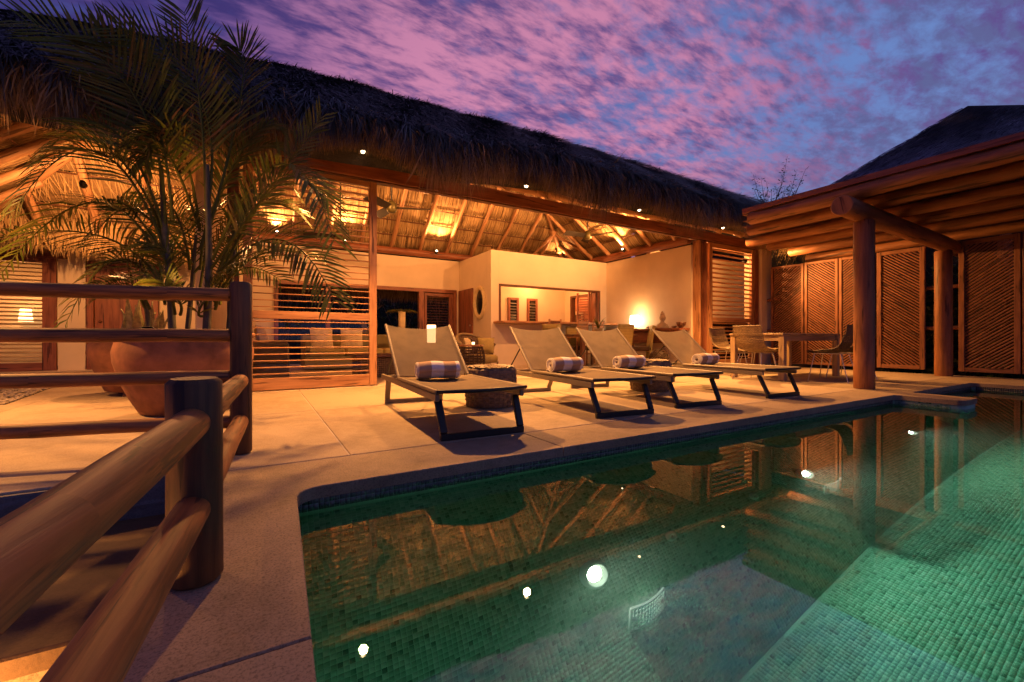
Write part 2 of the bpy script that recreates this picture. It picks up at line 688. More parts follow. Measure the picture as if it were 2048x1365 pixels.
def tile_mat(name, per_object):
    m, nt, b = new_mat(name)
    if per_object:
        r = nd(nt, 'ShaderNodeObjectInfo').outputs['Random']
    else:
        r = nd(nt, 'ShaderNodeAttribute', attribute_name='tint').outputs['Fac']
    col = ramp(nt, r, [(0.0, (.03, .14, .08)), (.07, (.06, .22, .13)), (.14, (.15, .34, .22)), (.55, (.20, .41, .28)), (.85, (.27, .47, .34)), (1.0, (.38, .55, .43))])
    nt.links.new(col, b.inputs['Base Color'])
    b.inputs['Roughness'].default_value = 0.35
    return m


def fabric(name, col, alpha=0.0, scale=420.0, var=.25):
    m, nt, b = new_mat(name)
    uv = nd(nt, 'ShaderNodeTexCoord').outputs['Object']
    w1 = nd(nt, 'ShaderNodeTexWave', {'Vector': uv, 'Scale': scale / 10, 'Distortion': .3}, bands_direction='X').outputs['Fac']
    w2 = nd(nt, 'ShaderNodeTexWave', {'Vector': uv, 'Scale': scale / 10, 'Distortion': .3}, bands_direction='Y').outputs['Fac']
    w = nd(nt, 'ShaderNodeMath', {0: w1, 1: w2}, operation='MAXIMUM').outputs[0]
    n = nd(nt, 'ShaderNodeTexNoise', {'Vector': uv, 'Scale': 9.0, 'Detail': 6.0}).outputs['Fac']
    f = nd(nt, 'ShaderNodeMath', {0: w, 1: .35, 2: n}, operation='MULTIPLY_ADD').outputs[0]
    col_o = ramp(nt, f, [(.3, tuple(x * (1 - var) for x in col)), (.85, tuple(min(1, x * (1 + var)) for x in col))])
    nt.links.new(col_o, b.inputs['Base Color'])
    b.inputs['Roughness'].default_value = .8
    b.inputs['Specular IOR Level'].default_value = .2
    bump(nt, b, w, .3, .002)
    if alpha:
        tr = nd(nt, 'ShaderNodeBsdfTransparent')
        ms = nd(nt, 'ShaderNodeMixShader')
        ms.inputs[0].default_value = alpha
        nt.links.new(b.outputs[0], ms.inputs[1])
        nt.links.new(tr.outputs[0], ms.inputs[2])
        nt.links.new(ms.outputs[0], nt.nodes['Material Output'].inputs[0])
    return m


def pane_mat(name, tint=(1, 1, 1), fac=0.08):
    m, nt, b = new_mat(name)
    nt.nodes.remove(b)
    tr = nd(nt, 'ShaderNodeBsdfTransparent', {0: (*tint, 1)})
    gl = nd(nt, 'ShaderNodeBsdfGlossy', {'Roughness': 0.02})
    fr = nd(nt, 'ShaderNodeFresnel', {0: 1.45})
    ms = nd(nt, 'ShaderNodeMixShader')
    nt.links.new(fr.outputs[0], ms.inputs[0])
    nt.links.new(tr.outputs[0], ms.inputs[1])
    nt.links.new(gl.outputs[0], ms.inputs[2])
    nt.links.new(ms.outputs[0], nt.nodes['Material Output'].inputs[0])
    return m


W_RAIL = wood('wood_rail', (.14, .046, .012), (.38, .140, .038), .58, 2.6, 46, .6)
W_POST = wood('wood_post', (.075, .032, .010), (.16, .07, .022), .65, 2.0, 34, .5)
W_RED = wood('wood_red', (.17, .055, .028), (.28, .10, .05), .45, 1.5, 26, .2)
W_FRAME = wood('wood_frame', (.34, .16, .07), (.50, .26, .12), .4, 2.0, 30, .2)
W_DARK = wood('wood_dark', (.09, .035, .018), (.16, .065, .03), .45, 2.0, 30, .2)
W_PERG = wood('wood_pergola', (.20, .078, .03), (.34, .14, .055), .55, 1.6, 22, .35)
W_SLAT = wood('wood_slat', (.19, .074, .036), (.31, .13, .062), .55, 3.0, 40, .2)
W_RAFT = wood('wood_rafter', (.34, .17, .08), (.50, .28, .14), .5, 1.5, 24, .3)
W_TABLE = wood('wood_table', (.33, .23, .12), (.45, .32, .18), .5, 2.0, 36, .2)
PLASTER = plain('plaster', (.76, .64, .47), .85, var=.07, scale=1.6, bs=.3, bd=.003, spec=.2)
DECK = stone('deck_stone', (.27, .205, .135), (.42, .33, .225))
COPING = stone('coping_stone', (.22, .165, .105), (.36, .275, .185), speck=.5)
FLOOR = stone('floor_stone', (.42, .33, .23), (.58, .47, .34), rough=.4, speck=.1)
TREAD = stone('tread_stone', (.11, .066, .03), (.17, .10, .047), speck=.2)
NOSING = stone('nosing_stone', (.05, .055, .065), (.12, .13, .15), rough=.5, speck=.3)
GROUT = plain('joint_grout', (.42, .38, .34), .9)
SOIL = plain('soil', (.05, .04, .028), .95, var=.4, scale=3, bs=.5, bd=.02)
TERRA = plain('terracotta', (.26, .108, .052), .8, var=.34, scale=7, bs=.2, bd=.003)
STRAW_IN = straw('straw_inside', [(.30, .19, .09), (.50, .34, .16), (.60, .43, .22), (.40, .27, .12), (.66, .48, .26)])
STRAW_BASE = plain('straw_base', (.24, .15, .07), .9, var=.3, scale=20, bs=.6, bd=.01)
STRAW_OUT = straw('straw_outside', [(.035, .036, .040), (.085, .085, .088), (.13, .128, .128), (.06, .06, .063), (.27, .27, .27)], .6)
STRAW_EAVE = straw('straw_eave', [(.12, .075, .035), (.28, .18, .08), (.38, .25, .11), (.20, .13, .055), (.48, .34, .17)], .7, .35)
STRAW_LEAF = straw('straw_leaf', [(.34, .22, .10), (.55, .37, .17), (.66, .47, .24), (.46, .30, .13)], .7)
ROOF_BASE = plain('roof_base', (.035, .034, .036), .95, var=.4, scale=6, bs=.6, bd=.03)
HUT_STRAW = straw('hut_straw', [(.22, .27, .30), (.40, .46, .50), (.6, .66, .70), (.28, .33, .36), (.8, .84, .88)], .6)
ALU = plain('taupe_aluminium', (.20, .165, .125), .45, .2, var=.05, bs=0)
ALU_DARK = plain('dark_metal', (.022, .020, .019), .45, .3, var=.1, bs=0)
STEEL = plain('steel', (.55, .52, .48), .3, .9, var=.05, bs=0)
SLING = fabric('sling_mesh', (.165, .130, .083), .18, 900)
SEAT_SLING = fabric('seat_sling', (.145, .110, .070), 0, 900)
OLIVE = fabric('olive_fabric', (.34, .27, .10), 0, 300)
CREAMF = fabric('cream_fabric', (.62, .50, .28), 0, 300)
SOFA = fabric('sofa_fabric', (.20, .17, .08), 0, 300)
DARKF = fabric('dark_fabric', (.08, .05, .03), 0, 300)
WICKER = plain('wicker', (.19, .13, .08), .55, var=.35, scale=30, bs=.2)
WICKER_PALE = plain('wicker_pale', (.24, .165, .08), .55, var=.3, scale=30, bs=.2)
WICKER_DARK = plain('wicker_dark', (.07, .04, .022), .55, var=.35, scale=30, bs=.2)
LEAF = straw('palm_leaf', [(.065, .085, .012), (.10, .125, .018), (.12, .15, .022), (.17, .15, .03), (.24, .13, .035)], .42, .25)
LEAF_DARK = straw('garden_leaf', [(.020, .034, .012), (.035, .055, .018), (.05, .075, .025)], .5, .15)
STEM = plain('palm_stem', (.075, .07, .045), .7, var=.35, scale=14, bs=.3)
BARK = plain('bark', (.10, .07, .045), .9, var=.4, scale=12, bs=.6, bd=.01)
SNAKE = plain('snake_leaf', (.30, .28, .13), .5, var=.5, scale=18, bs=.1)
BULB = glow('bulb', (1.0, .72, .42), 16.0)
SHADE = glow('lamp_shade_lit', (1.0, .62, .27), 5.0)
POOLBULB = glow('pool_bulb', (1.0, .93, .74), 60.0)
PANE = pane_mat('window_pane')
GLASS_DARK = plain('dark_glass', (.012, .013, .014), .08, bs=0)
WHITEP = plain('white_plastic', (.72, .74, .70), .5, var=.04, bs=0)
SAND = plain('sandstone', (.45, .33, .21), .85, var=.2, scale=20, bs=.4)
TILE_EACH = tile_mat('pool_tile_each', True)
TILE_ALL = tile_mat('pool_tile', False)
POOL_GROUT = plain('pool_grout', (.34, .56, .44), .8, bs=0)
PEBBLE = straw('pebble', [(.20, .16, .12), (.34, .28, .21), (.45, .38, .30), (.28, .22, .16)], .7)

WL_TILE, nt_, b_0 = new_mat('waterline_tile')
r_0 = nd(nt_, 'ShaderNodeAttribute', attribute_name='tint').outputs['Fac']
c_0 = ramp(nt_, r_0, [(0, (.018, .026, .03)), (.5, (.045, .06, .065)), (1, (.10, .11, .11))])
nt_.links.new(c_0, b_0.inputs['Base Color'])
b_0.inputs['Roughness'].default_value = .3

# ================================================================== GROUND, DECK, STEPS
m = MB()
R0 = 400.0
for (x0, x1, y0, y1) in ((-R0, -4.2, -R0, R0), (10.85, R0, -R0, R0), (-4.2, 10.85, 12.4, R0), (-4.2, 10.85, -R0, -4.4)):
    m.add([(x0, y0, -.06), (x1, y0, -.06), (x1, y1, -.06), (x0, y1, -.06)], [[0, 1, 2, 3]])
m.build('ground', SOIL, kind='structure')

deck = thing('pool_deck', '', '', (0, 0, 0))
del deck['label'], deck['category']
deck['kind'] = 'structure'
G = .0025


def rect(x0, x1, y0, y1, g=G):
    return [(x0 + g, y0 + g), (x1 - g, y0 + g), (x1 - g, y1 - g), (x0 + g, y1 - g)]


xs = [-4.2, -2.0, .45, 2.55, 4.65, 6.75, 8.8, 10.85]
for i in range(len(xs) - 1):
    for (y0, y1) in ((2.58, 4.35), (4.35, 6.15)):
        yy = max(y0, 2.70) if xs[i + 1] < .3 else y0
        if xs[i] < -.25 < xs[i + 1] and y0 < 3:
            m = MB()
            m.prism([(xs[i] + G, 2.70), (-.25, 2.70), (-.25, 2.58 + G), (xs[i + 1] - G, 2.58 + G), (xs[i + 1] - G, y1 - G), (xs[i] + G, y1 - G)], -.17, 0, .006)
        else:
            m = MB()
            m.prism(rect(xs[i], xs[i + 1], yy, y1), -.17 if yy > 2.6 and y0 < 3 else -.10, 0, .006)
        m.build('slab', DECK, deck)
for (x0, x1, y0, y1) in ((-4.2, -2.0, 6.15, 9.0), (-2.0, -.65, 6.15, 9.0), (-4.2, -2.0, 9.0, 12.4), (-2.0, -.65, 9.0, 12.4), (9.72, 10.85, -4.4, -.8), (9.72, 10.85, -.8, 2.58)):
    m = MB()
    m.prism(rect(x0, x1, y0, y1), -.10, 0, .006)
    m.build('slab', DECK, deck)
# pale joint filler a little below the slab tops
m = MB()
for (x0, x1, y0, y1) in ((-.24, 10.8, 2.572, 2.588), (-4.1, 10.8, 4.342, 4.358), (-4.1, 10.8, 6.142, 6.158)):
    m.add([(x0, y0, -.005), (x1, y0, -.005), (x1, y1, -.005), (x0, y1, -.005)], [[0, 1, 2, 3]])
for x_ in xs[1:-1]:
    y0_ = 2.60 if x_ > -.25 else 2.75
    m.add([(x_ - .008, y0_, -.005), (x_ + .008, y0_, -.005), (x_ + .008, 6.13, -.005), (x_ - .008, 6.13, -.005)], [[0, 1, 2, 3]])
m.build('joint_filler', GROUT, deck)

# coping round the pool, one piece each
def arc(cx_, cy_, r, a0, a1, n=8):
    return [(cx_ + r * math.cos(a0 + (a1 - a0) * k / n), cy_ + r * math.sin(a0 + (a1 - a0) * k / n)) for k in range(n + 1)]


PX0, PX1, PY1, PY0 = .14, 9.25, 2.11, -4.0
cop = [
    # corner piece with the rounded inner corner
    [(-.25, 1.05 + G), (.102, 1.05 + G)] + arc(PX0 + .10, PY1 - .10, .10, PI, PI / 2) + [(1.6 - G, PY1), (1.6 - G, 2.575), (-.25, 2.575)],
    [(1.6 + G, PY1), (4.2 - G, PY1), (4.2 - G, 2.575), (1.6 + G, 2.575)],
    # piece that runs out over the spur
    [(4.2 + G, PY1)] + arc(6.40, PY1 - .08, .08, PI / 2, 0)[:1] + [(6.44, PY1 - .01), (6.48, PY1 - .06)] + arc(6.56, 1.60, .08, PI, 1.5 * PI) + arc(6.84, 1.60, .08, 1.5 * PI, 2 * PI) + [(6.92, PY1 - .05), (6.96, PY1 - .01), (7.0 - G, PY1), (7.0 - G, 2.575), (4.2 + G, 2.575)],
    [(7.0 + G, PY1)] + arc(PX1 - .10, PY1 - .10, .10, PI / 2, 0) + [(PX1, 1.3 + G), (9.715, 1.3 + G), (9.715, 2.575), (7.0 + G, 2.575)],
    [(PX1, -1.3), (9.715, -1.3), (9.715, 1.3 - G), (PX1, 1.3 - G)],
    [(PX1, -4.4), (9.715, -4.4), (9.715, -1.3 - G), (PX1, -1.3 - G)],
    [(-.25, -1.2 + G), (.021, -1.2 + G), (.102, 1.05 - G), (-.25, 1.05 - G)],
    [(-.25, -4.4), (-.094, -4.4), (.021, -1.2 - G), (-.25, -1.2 - G)],
    [(-.09, -4.4), (PX1 - G, -4.4), (PX1 - G, PY0), (-.076, PY0)],
]
for poly in cop:
    m = MB()
    m.prism(poly, -.055, 0, .004)
    m.build('coping_stone', COPING, deck)

# the steps that drop away beside the railing
steps = thing('garden_steps', '', '', (0, 0, 0))
del steps['label'], steps['category']
steps['kind'] = 'structure'
m = MB(); m.box((-2.22, 2.683, -.105), (3.94, .034, .19), bev=.012)
m.grid(lambda a, b: (-4.2 + a * 3.95, 2.672 - .012 * random.random(), -.17 + .16 * b), 60, 4, False)
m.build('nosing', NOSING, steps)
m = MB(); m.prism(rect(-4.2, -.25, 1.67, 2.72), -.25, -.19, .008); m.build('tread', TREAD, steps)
m = MB(); m.prism(rect(-4.2, -.25, .62, 1.80), -.46, -.40, .008); m.build('tread', DECK, steps)
m = MB(); m.prism(rect(-4.2, -.25, -4.4, .75), -.66, -.60, .008); m.build('tread', DECK, steps)
m = MB()
m.box((-2.22, 1.80, -.32), (3.94, .04, .12), bev=.004)
m.box((-2.22, .75, -.52), (3.94, .04, .12), bev=.004)
m.box((-.27, .5, -.42), (.04, 4.4, .75), bev=.004)
m.build('riser', COPING, steps)

# pebble path at the left
m = MB()
m.add([(-4.2, 6.3, .004), (-2.18, 6.3, .004), (-2.75, 11.3, .004), (-4.2, 11.3, .004)], [[0, 1, 2, 3]])
path = m.build('path', SOIL, kind='structure')
m = MB()
for k in range(2600):
    y = random.uniform(6.3, 11.25)
    xr = -2.2 - .114 * (y - 6.3)
    x = xr - random.random() ** 1.3 * 1.6
    r = random.uniform(.018, .034)
    m.ball((x, y, .008), (r, r * random.uniform(.6, 1), .014), 6, 3)
m.build('pebbles', PEBBLE, path, kind='stuff')

# ================================================================== POOL
pool = thing('swimming_pool', '', '', (0, 0, 0))
del pool['label'], pool['category']
pool['kind'] = 'structure'
WZ = -.10
FZ = -1.90
PX0 = -.10                                   # the shell runs on under the left coping
SL = .463                                    # the far wall leans in towards the floor


def wall_y(z):
    return 2.12 - SL * max(0.0, -.16 - z)


YF = wall_y(FZ)
m = MB()
m.add([(PX0 - .01, 2.12, -.04), (PX1 + .01, 2.12, -.04), (PX1 + .01, 2.12, -.16), (PX0 - .01, 2.12, -.16), (PX1 + .01, YF, FZ), (PX0 - .01, YF, FZ)], [[0, 3, 2, 1], [3, 5, 4, 2]])
m.add([(PX0 - .01, PY0, -.04), (PX0 - .01, 2.14, -.04), (PX0 - .01, 2.14, FZ), (PX0 - .01, PY0, FZ)], [[0, 1, 2, 3]])
m.add([(PX1 + .01, PY0, -.04), (PX1 + .01, 2.14, -.04), (PX1 + .01, 2.14, FZ), (PX1 + .01, PY0, FZ)], [[3, 2, 1, 0]])
m.add([(PX0, PY0, -.04), (PX1, PY0, -.04), (PX1, PY0, FZ), (PX0, PY0, FZ)], [[0, 3, 2, 1]])
m.add([(PX0, PY0, FZ), (PX1, PY0, FZ), (PX1, 2.1, FZ), (PX0, 2.1, FZ)], [[0, 1, 2, 3]])
m.build('pool_shell', POOL_GROUT, pool)

TS = .0210
PIT = .0225


def tile_geo(P0, U, V, N_, th=.002, b=.0015):
    h = TS / 2
    c = P0
    bot = [c + U * a * h + V * e * h for a, e in ((-1, -1), (1, -1), (1, 1), (-1, 1))]
    top = [c + U * a * (h - b) + V * e * (h - b) + N_ * th for a, e in ((-1, -1), (1, -1), (1, 1), (-1, 1))]
    return bot + top


TF = np.array([[4, 5, 6, 7], [0, 1, 5, 4], [1, 2, 6, 5], [2, 3, 7, 6], [3, 0, 4, 7]])


def tile_field(name, places, U, V, N_, mat=None):
    """places: (n, 3) tile centres, one mesh of real tiles with a tone each"""
    U, V, N_ = (np.array(a, float) for a in (U, V, N_))
    n = len(places)
    loc = np.array([tuple(p) for p in tile_geo(Vector((0, 0, 0)), Vector(U), Vector(V), Vector(N_))])
    jit = np.random.default_rng(5).normal(0, .0003, (n, 1, 3))
    Vv = (places[:, None, :] + loc[None] + jit).reshape(-1, 3)
    me = bpy.data.meshes.new(name)
    me.vertices.add(n * 8)
    me.vertices.foreach_set("co", Vv.ravel())
    lp = (np.arange(n)[:, None, None] * 8 + TF[None]).reshape(-1)
    me.loops.add(len(lp))
    me.loops.foreach_set("vertex_index", lp.astype(np.int32))
    me.polygons.add(n * 5)
    me.polygons.foreach_set("loop_start", (np.arange(n * 5) * 4).astype(np.int32))
    me.polygons.foreach_set("loop_total", np.full(n * 5, 4, np.int32))
    me.materials.append(mat or TILE_ALL)
    me.update(calc_edges=True)
    at_ = me.attributes.new('tint', 'FLOAT', 'FACE')
    at_.data.foreach_set('value', np.repeat(np.random.default_rng(9).random(n) ** .9, 5).astype(np.float32))
    return link(name, me, pool, 'stuff')


# floor tiles: the 300 that show largest are objects of their own
gx = np.arange(PX0 + .03, PX1, PIT)
gy = np.arange(YF - .03, -1.6, -PIT)
cen = np.array([(x, y, FZ) for y in gy for x in gx])
dist = np.hypot(cen[:, 0] - .0, cen[:, 1] - 0.0)
# in view: ahead of the camera and inside the frame after refraction
r_ = cen[:, 0] * CY - cen[:, 1] * SY
f_ = cen[:, 0] * SY + cen[:, 1] * CY
vis = (f_ > 1.42) & (np.abs(r_) < f_ * 1.16) & (r_ > .3 * f_)
order = np.argsort(np.where(vis, f_, 99))
near = set(order[:300].tolist())
tm = MB()
g8 = tile_geo(Vector((0, 0, 0)), Vector((1, 0, 0)), Vector((0, 1, 0)), Vector((0, 0, 1)))
tm.add(g8, [list(f) for f in TF])
tile_me = tm.mesh('tile', TILE_EACH)
for i in sorted(near):
    o = link('tile', tile_me, pool)
    o.location = tuple(cen[i])
rest = np.array([i for i in range(len(cen)) if i not in near and f_[i] > .9 and r_[i] > -.2 - .1 * f_[i]])
tile_field('floor_tiles', cen[rest], (1, 0, 0), (0, 1, 0), (0, 0, 1))
sl = Vector((0, SL, 1)).normalized()
nn = Vector((0, -1, SL)).normalized()
Ls = math.hypot(-.16 - FZ, 2.12 - YF)
wt_ = np.array([(x, YF + sl.y * s, FZ + sl.z * s) for s in np.arange(.03, Ls, PIT) for x in gx])
wt_ = wt_[~((wt_[:, 0] > 6.45) & (wt_[:, 0] < 6.95))]
tile_field('wall_tiles', wt_, (1, 0, 0), sl, nn)
# waterline tiles, smaller, in the light of the sky
wl = np.array([(x, 2.118, z) for z in (-.068, -.0905, -.113) for x in gx if not 6.43 < x < 6.97])
tile_field('waterline_tiles', wl, (1, 0, 0), (0, 0, 1), (0, -1, 0), WL_TILE)
gy2 = np.arange(2.06, -3.9, -PIT)
wl2 = np.array([(PX1 + .008, y, z) for z in (-.058, -.0805, -.103, -.1255, -.148) for y in gy2])
tile_field('waterline_tiles', wl2, (0, -1, 0), (0, 0, 1), (-1, 0, 0), WL_TILE)
# spur: a short wall that steps out into the pool
m = MB()
sp = [(6.495, 2.3)] + arc(6.575, 1.612, .08, PI, 1.5 * PI) + arc(6.825, 1.612, .08, 1.5 * PI, 2 * PI) + [(6.905, 2.3)]
m.prism(sp, FZ, -.046, .001)
m.build('spur_wall', POOL_GROUT, pool)
wl3 = np.array([(6.492, y, z) for z in np.arange(-.064, FZ + .1, -PIT) for y in np.arange(2.08, 1.64, -PIT)])
tile_field('spur_tiles', wl3, (0, -1, 0), (0, 0, 1), (-1, 0, 0))

# water
wm, nt, b = new_mat('water')
nt.nodes.remove(b)
gl = nd(nt, 'ShaderNodeBsdfRefraction', {'IOR': 1.333, 'Roughness': 0.0})
gs = nd(nt, 'ShaderNodeBsdfGlossy', {'Roughness': 0.0})
fz = nd(nt, 'ShaderNodeFresnel', {'IOR': 1.85})
wmx = nd(nt, 'ShaderNodeMixShader')
nt.links.new(fz.outputs[0], wmx.inputs[0])
nt.links.new(gl.outputs[0], wmx.inputs[1])
nt.links.new(gs.outputs[0], wmx.inputs[2])
tc = nd(nt, 'ShaderNodeNewGeometry').outputs['Position']
n1 = nd(nt, 'ShaderNodeTexNoise', {'Vector': tc, 'Scale': 3.0, 'Detail': 3.0, 'Roughness': .5}).outputs['Fac']
bp = nd(nt, 'ShaderNodeBump', {'Strength': .010, 'Distance': .012, 'Height': n1})
for q_ in (gl, gs, fz):
    nt.links.new(bp.outputs[0], q_.inputs['Normal'])
ab = nd(nt, 'ShaderNodeVolumeAbsorption', {'Color': (.34, .90, .80, 1), 'Density': .42})
sc = nd(nt, 'ShaderNodeVolumeScatter', {'Color': (.75, .95, .85, 1), 'Density': .026, 'Anisotropy': .5})
ad = nd(nt, 'ShaderNodeAddShader')
nt.links.new(ab.outputs[0], ad.inputs[0])
nt.links.new(sc.outputs[0], ad.inputs[1])
out = nt.nodes['Material Output']
nt.links.new(wmx.outputs[0], out.inputs['Surface'])
nt.links.new(ad.outputs[0], out.inputs['Volume'])
m = MB()
x0, x1, y0, y1, z0 = PX0 - .03, PX1 + .03, PY0 - .03, 2.16, FZ - .05
vv = [(x0, y0, z0), (x1, y0, z0), (x1, y1, z0), (x0, y1, z0), (x0, y0, WZ), (x1, y0, WZ), (x1, y1, WZ), (x0, y1, WZ)]
m.add(vv, [[3, 2, 1, 0], [4, 5, 6, 7], [0, 1, 5, 4], [1, 2, 6, 5], [2, 3, 7, 6], [3, 0, 4, 7]])
m.build('water', wm, kind='structure')

# underwater lamps on the far wall
PL = (1.0, .96, .80)
pl_names = ['round underwater lamp with the brightest halo beside the large white grille',
            'round underwater lamp beside the small far white grille',
            'farthest underwater lamp near the stone spur of the pool']
for k, (x, wtt) in enumerate(((1.483, 56), (3.552, 54), (5.55, 60))):
    y = wall_y(-1.045) - .004
    t = thing('pool_lamp', pl_names[k], 'pool lamp', (x, y, -1.045), 0, 'underwater lamps along the far pool wall')
    R = Matrix.Rotation(-math.atan(SL), 3, 'X') @ Matrix.Rotation(PI / 2, 3, 'X')
    m = MB(); m.lathe([(.0, -.02), (.085, -.02), (.085, .02), (.070, .036), (.062, .036), (.060, .012), (.0, .010)], 24)
    m.v = [tuple(R @ Vector(p)) for p in m.v]; m.build('bezel', WHITEP, t)
    m = MB(); m.lathe([(.045, .012), (.038, .020), (.022, .024), (.0, .026)], 20)
    m.v = [tuple(R @ Vector(p)) for p in m.v]; m.build('lens', POOLBULB, t)
    lamp('pool_light', (x, y - .034, -1.029), wtt, PL, 'SPOT', (x, y - 2.0, -1.40), 165, .3, .012, t)

t = thing('pool_lamp', 'added unseen underwater lamp on the left pool wall below the coping', 'pool lamp', (-.085, .35, -.9))  # added unseen lamp that brightens the far wall under water
m = MB(); m.lathe([(.0, -.01), (.085, -.01), (.085, .02), (.06, .03), (0, .03)], 24)
m.v = [(z, y, -x) for x, y, z in m.v]; m.build('bezel', WHITEP, t)
lamp('pool_light', (-.04, .35, -.9), 5, PL, 'SPOT', (2.2, 1.3, -1.1), 150, .5, .03, t)

# white grilles and return jets on the far wall
def grille(x, z, w, h, label):
    t = thing('vent_grille', label, 'grille', (x, wall_y(z) - .02, z), 0, 'grilles on the far pool wall')
    R = Matrix.Rotation(.05, 3, 'X')
    m = MB()
    def P_(a, c):
        return Vector((a, -.022 * math.cos(a / w * PI * .9) - .02, c))
    for s in (-1, 1):
        m.tube([P_(-w / 2 + w * i / 12, s * h / 2) for i in range(13)], .008, 5)
        m.tube([P_(s * w / 2, -h / 2), P_(s * w / 2, h / 2)], .008, 5)
    m.v = [tuple(R @ Vector(p)) for p in m.v]; m.build('frame', WHITEP, t)
    for i in range(1, 12):
        a = -w / 2 + w * i / 12
        m = MB(); m.bar(P_(a, -h / 2), P_(a, h / 2), .008, .006, (0, 1, 0), .001)
        m.v = [tuple(R @ Vector(p)) for p in m.v]; m.build('slat', WHITEP, t)
    for j in range(1, 5):
        c = -h / 2 + h * j / 5
        m = MB(); m.tube([P_(-w / 2 + w * i / 12, c) for i in range(13)], .004, 4)
        m.v = [tuple(R @ Vector(p)) for p in m.v]; m.build('crossbar', WHITEP, t)
    m = MB()
    for s in (-1, 1):
        m.bar((s * w * .42, .0, 0), (s * w * .42, -.045, 0), .02, .02)
    m.v = [tuple(R @ Vector(p)) for p in m.v]; m.build('bracket', WHITEP, t)


grille(1.70, -1.31, .235, .17, 'large white slotted grille low on the near part of the pool wall')
grille(3.69, -1.26, .235, .17, 'small far white slotted grille beside the second pool lamp')
for k, (x, z, lab) in enumerate(((2.07, -1.05, 'near white round return jet on the tiled pool wall'), (2.90, -1.05, 'second white round return jet farther along the pool wall'))):
    t = thing('pool_jet', lab, 'jet', (x, wall_y(z) - .004, z), 0, 'return jets on the far pool wall')
    R = Matrix.Rotation(-math.atan(SL), 3, 'X') @ Matrix.Rotation(PI / 2, 3, 'X')
    m = MB(); m.lathe([(.04, 0), (.04, .006), (.03, .018), (.014, .020), (.012, .004), (0, .004)], 18)
    m.v = [tuple(R @ Vector(p)) for p in m.v]; m.build('flange', WHITEP, t)
    m = MB(); m.lathe([(.011, .006), (.0, .008)], 12)
    m.v = [tuple(R @ Vector(p)) for p in m.v]; m.build('nozzle', ALU_DARK, t)

# ================================================================== HOUSE
house = thing('thatched_house', 'large open thatched house with cream walls and lit timber ceiling behind the deck', 'house', (4, 8.5, 0))


def hb(name, mat, boxes, parent=None, bev=.004):
    m = MB()
    for (x0, x1, y0, y1, z0, z1) in boxes:
        m.box(((x0 + x1) / 2, (y0 + y1) / 2, (z0 + z1) / 2), (x1 - x0, y1 - y0, z1 - z0), bev=bev)
    return m.build(name, mat, parent or house, world=True)


WH = 2.76
hb('floor', FLOOR, [(-.62, 11.2, 6.155, 12.38, -.1, .006)])
hb('wall', PLASTER, [(-.65, -.50, 6.36, 10.9, 0, WH)], bev=.02)
hb('wall', PLASTER, [(-.65, .30, 10.9, 11.05, 0, WH), (.30, 4.63, 10.9, 11.05, 1.97, WH), (4.63, 8.33, 10.9, 11.05, 0, WH)], bev=.002)
hb('wall', PLASTER, [(4.72, 4.84, 9.16, 10.9, 0, WH - .003)], bev=.01)
hb('wall', PLASTER, [(4.72, 4.93, 9.02, 9.16, 0, WH), (8.09, 8.33, 9.02, 9.16, 0, WH), (4.93, 8.09, 9.02, 9.16, 1.97, WH), (4.93, 8.09, 9.02, 9.16, 0, 1.02)], bev=.002)
hb('wall', PLASTER, [(8.33, 8.46, 6.30, 9.62, 0, WH), (8.33, 8.46, 10.62, 12.3, 0, WH), (8.33, 8.46, 9.62, 10.62, 1.97, WH)], bev=.002)
hb('wall', PLASTER, [(8.46, 12.6, 7.6, 7.72, 0, 2.9)])
hb('wall', PLASTER, [(8.33, 10.6, 12.3, 12.4, 0, 2.7)])
hb('ceiling', PLASTER, [(4.85, 8.32, 9.17, 10.89, 2.36, 2.44), (8.47, 10.6, 8.9, 12.29, 2.36, 2.44)])
hb('corner_pillar', PLASTER, [(10.72, 11.2, 6.1, 6.55, 0, 2.9)], bev=.03)
# timber at the wall tops
m = MB(); m.log((-.6, 10.80, 2.86), (8.3, 10.80, 2.86), .09, 12); m.build('wall_beam', W_RED, house, world=True)
m = MB(); m.log((8.27, 6.3, 2.87), (8.27, 12, 2.87), .10, 12); m.build('wall_beam', W_RED, house, world=True)
hb('header_beam', W_RED, [(-.7, 11.2, 6.13, 6.28, 2.87, 3.06)])
hb('door_track', W_DARK, [(-.6, 10.7, 6.16, 6.24, 2.845, 2.868)])
m = MB(); m.log((-6.5, 5.80, 3.02), (11.9, 5.80, 3.02), .055, 10, .012, 14); m.build('eave_pole', W_RAFT, house, world=True)


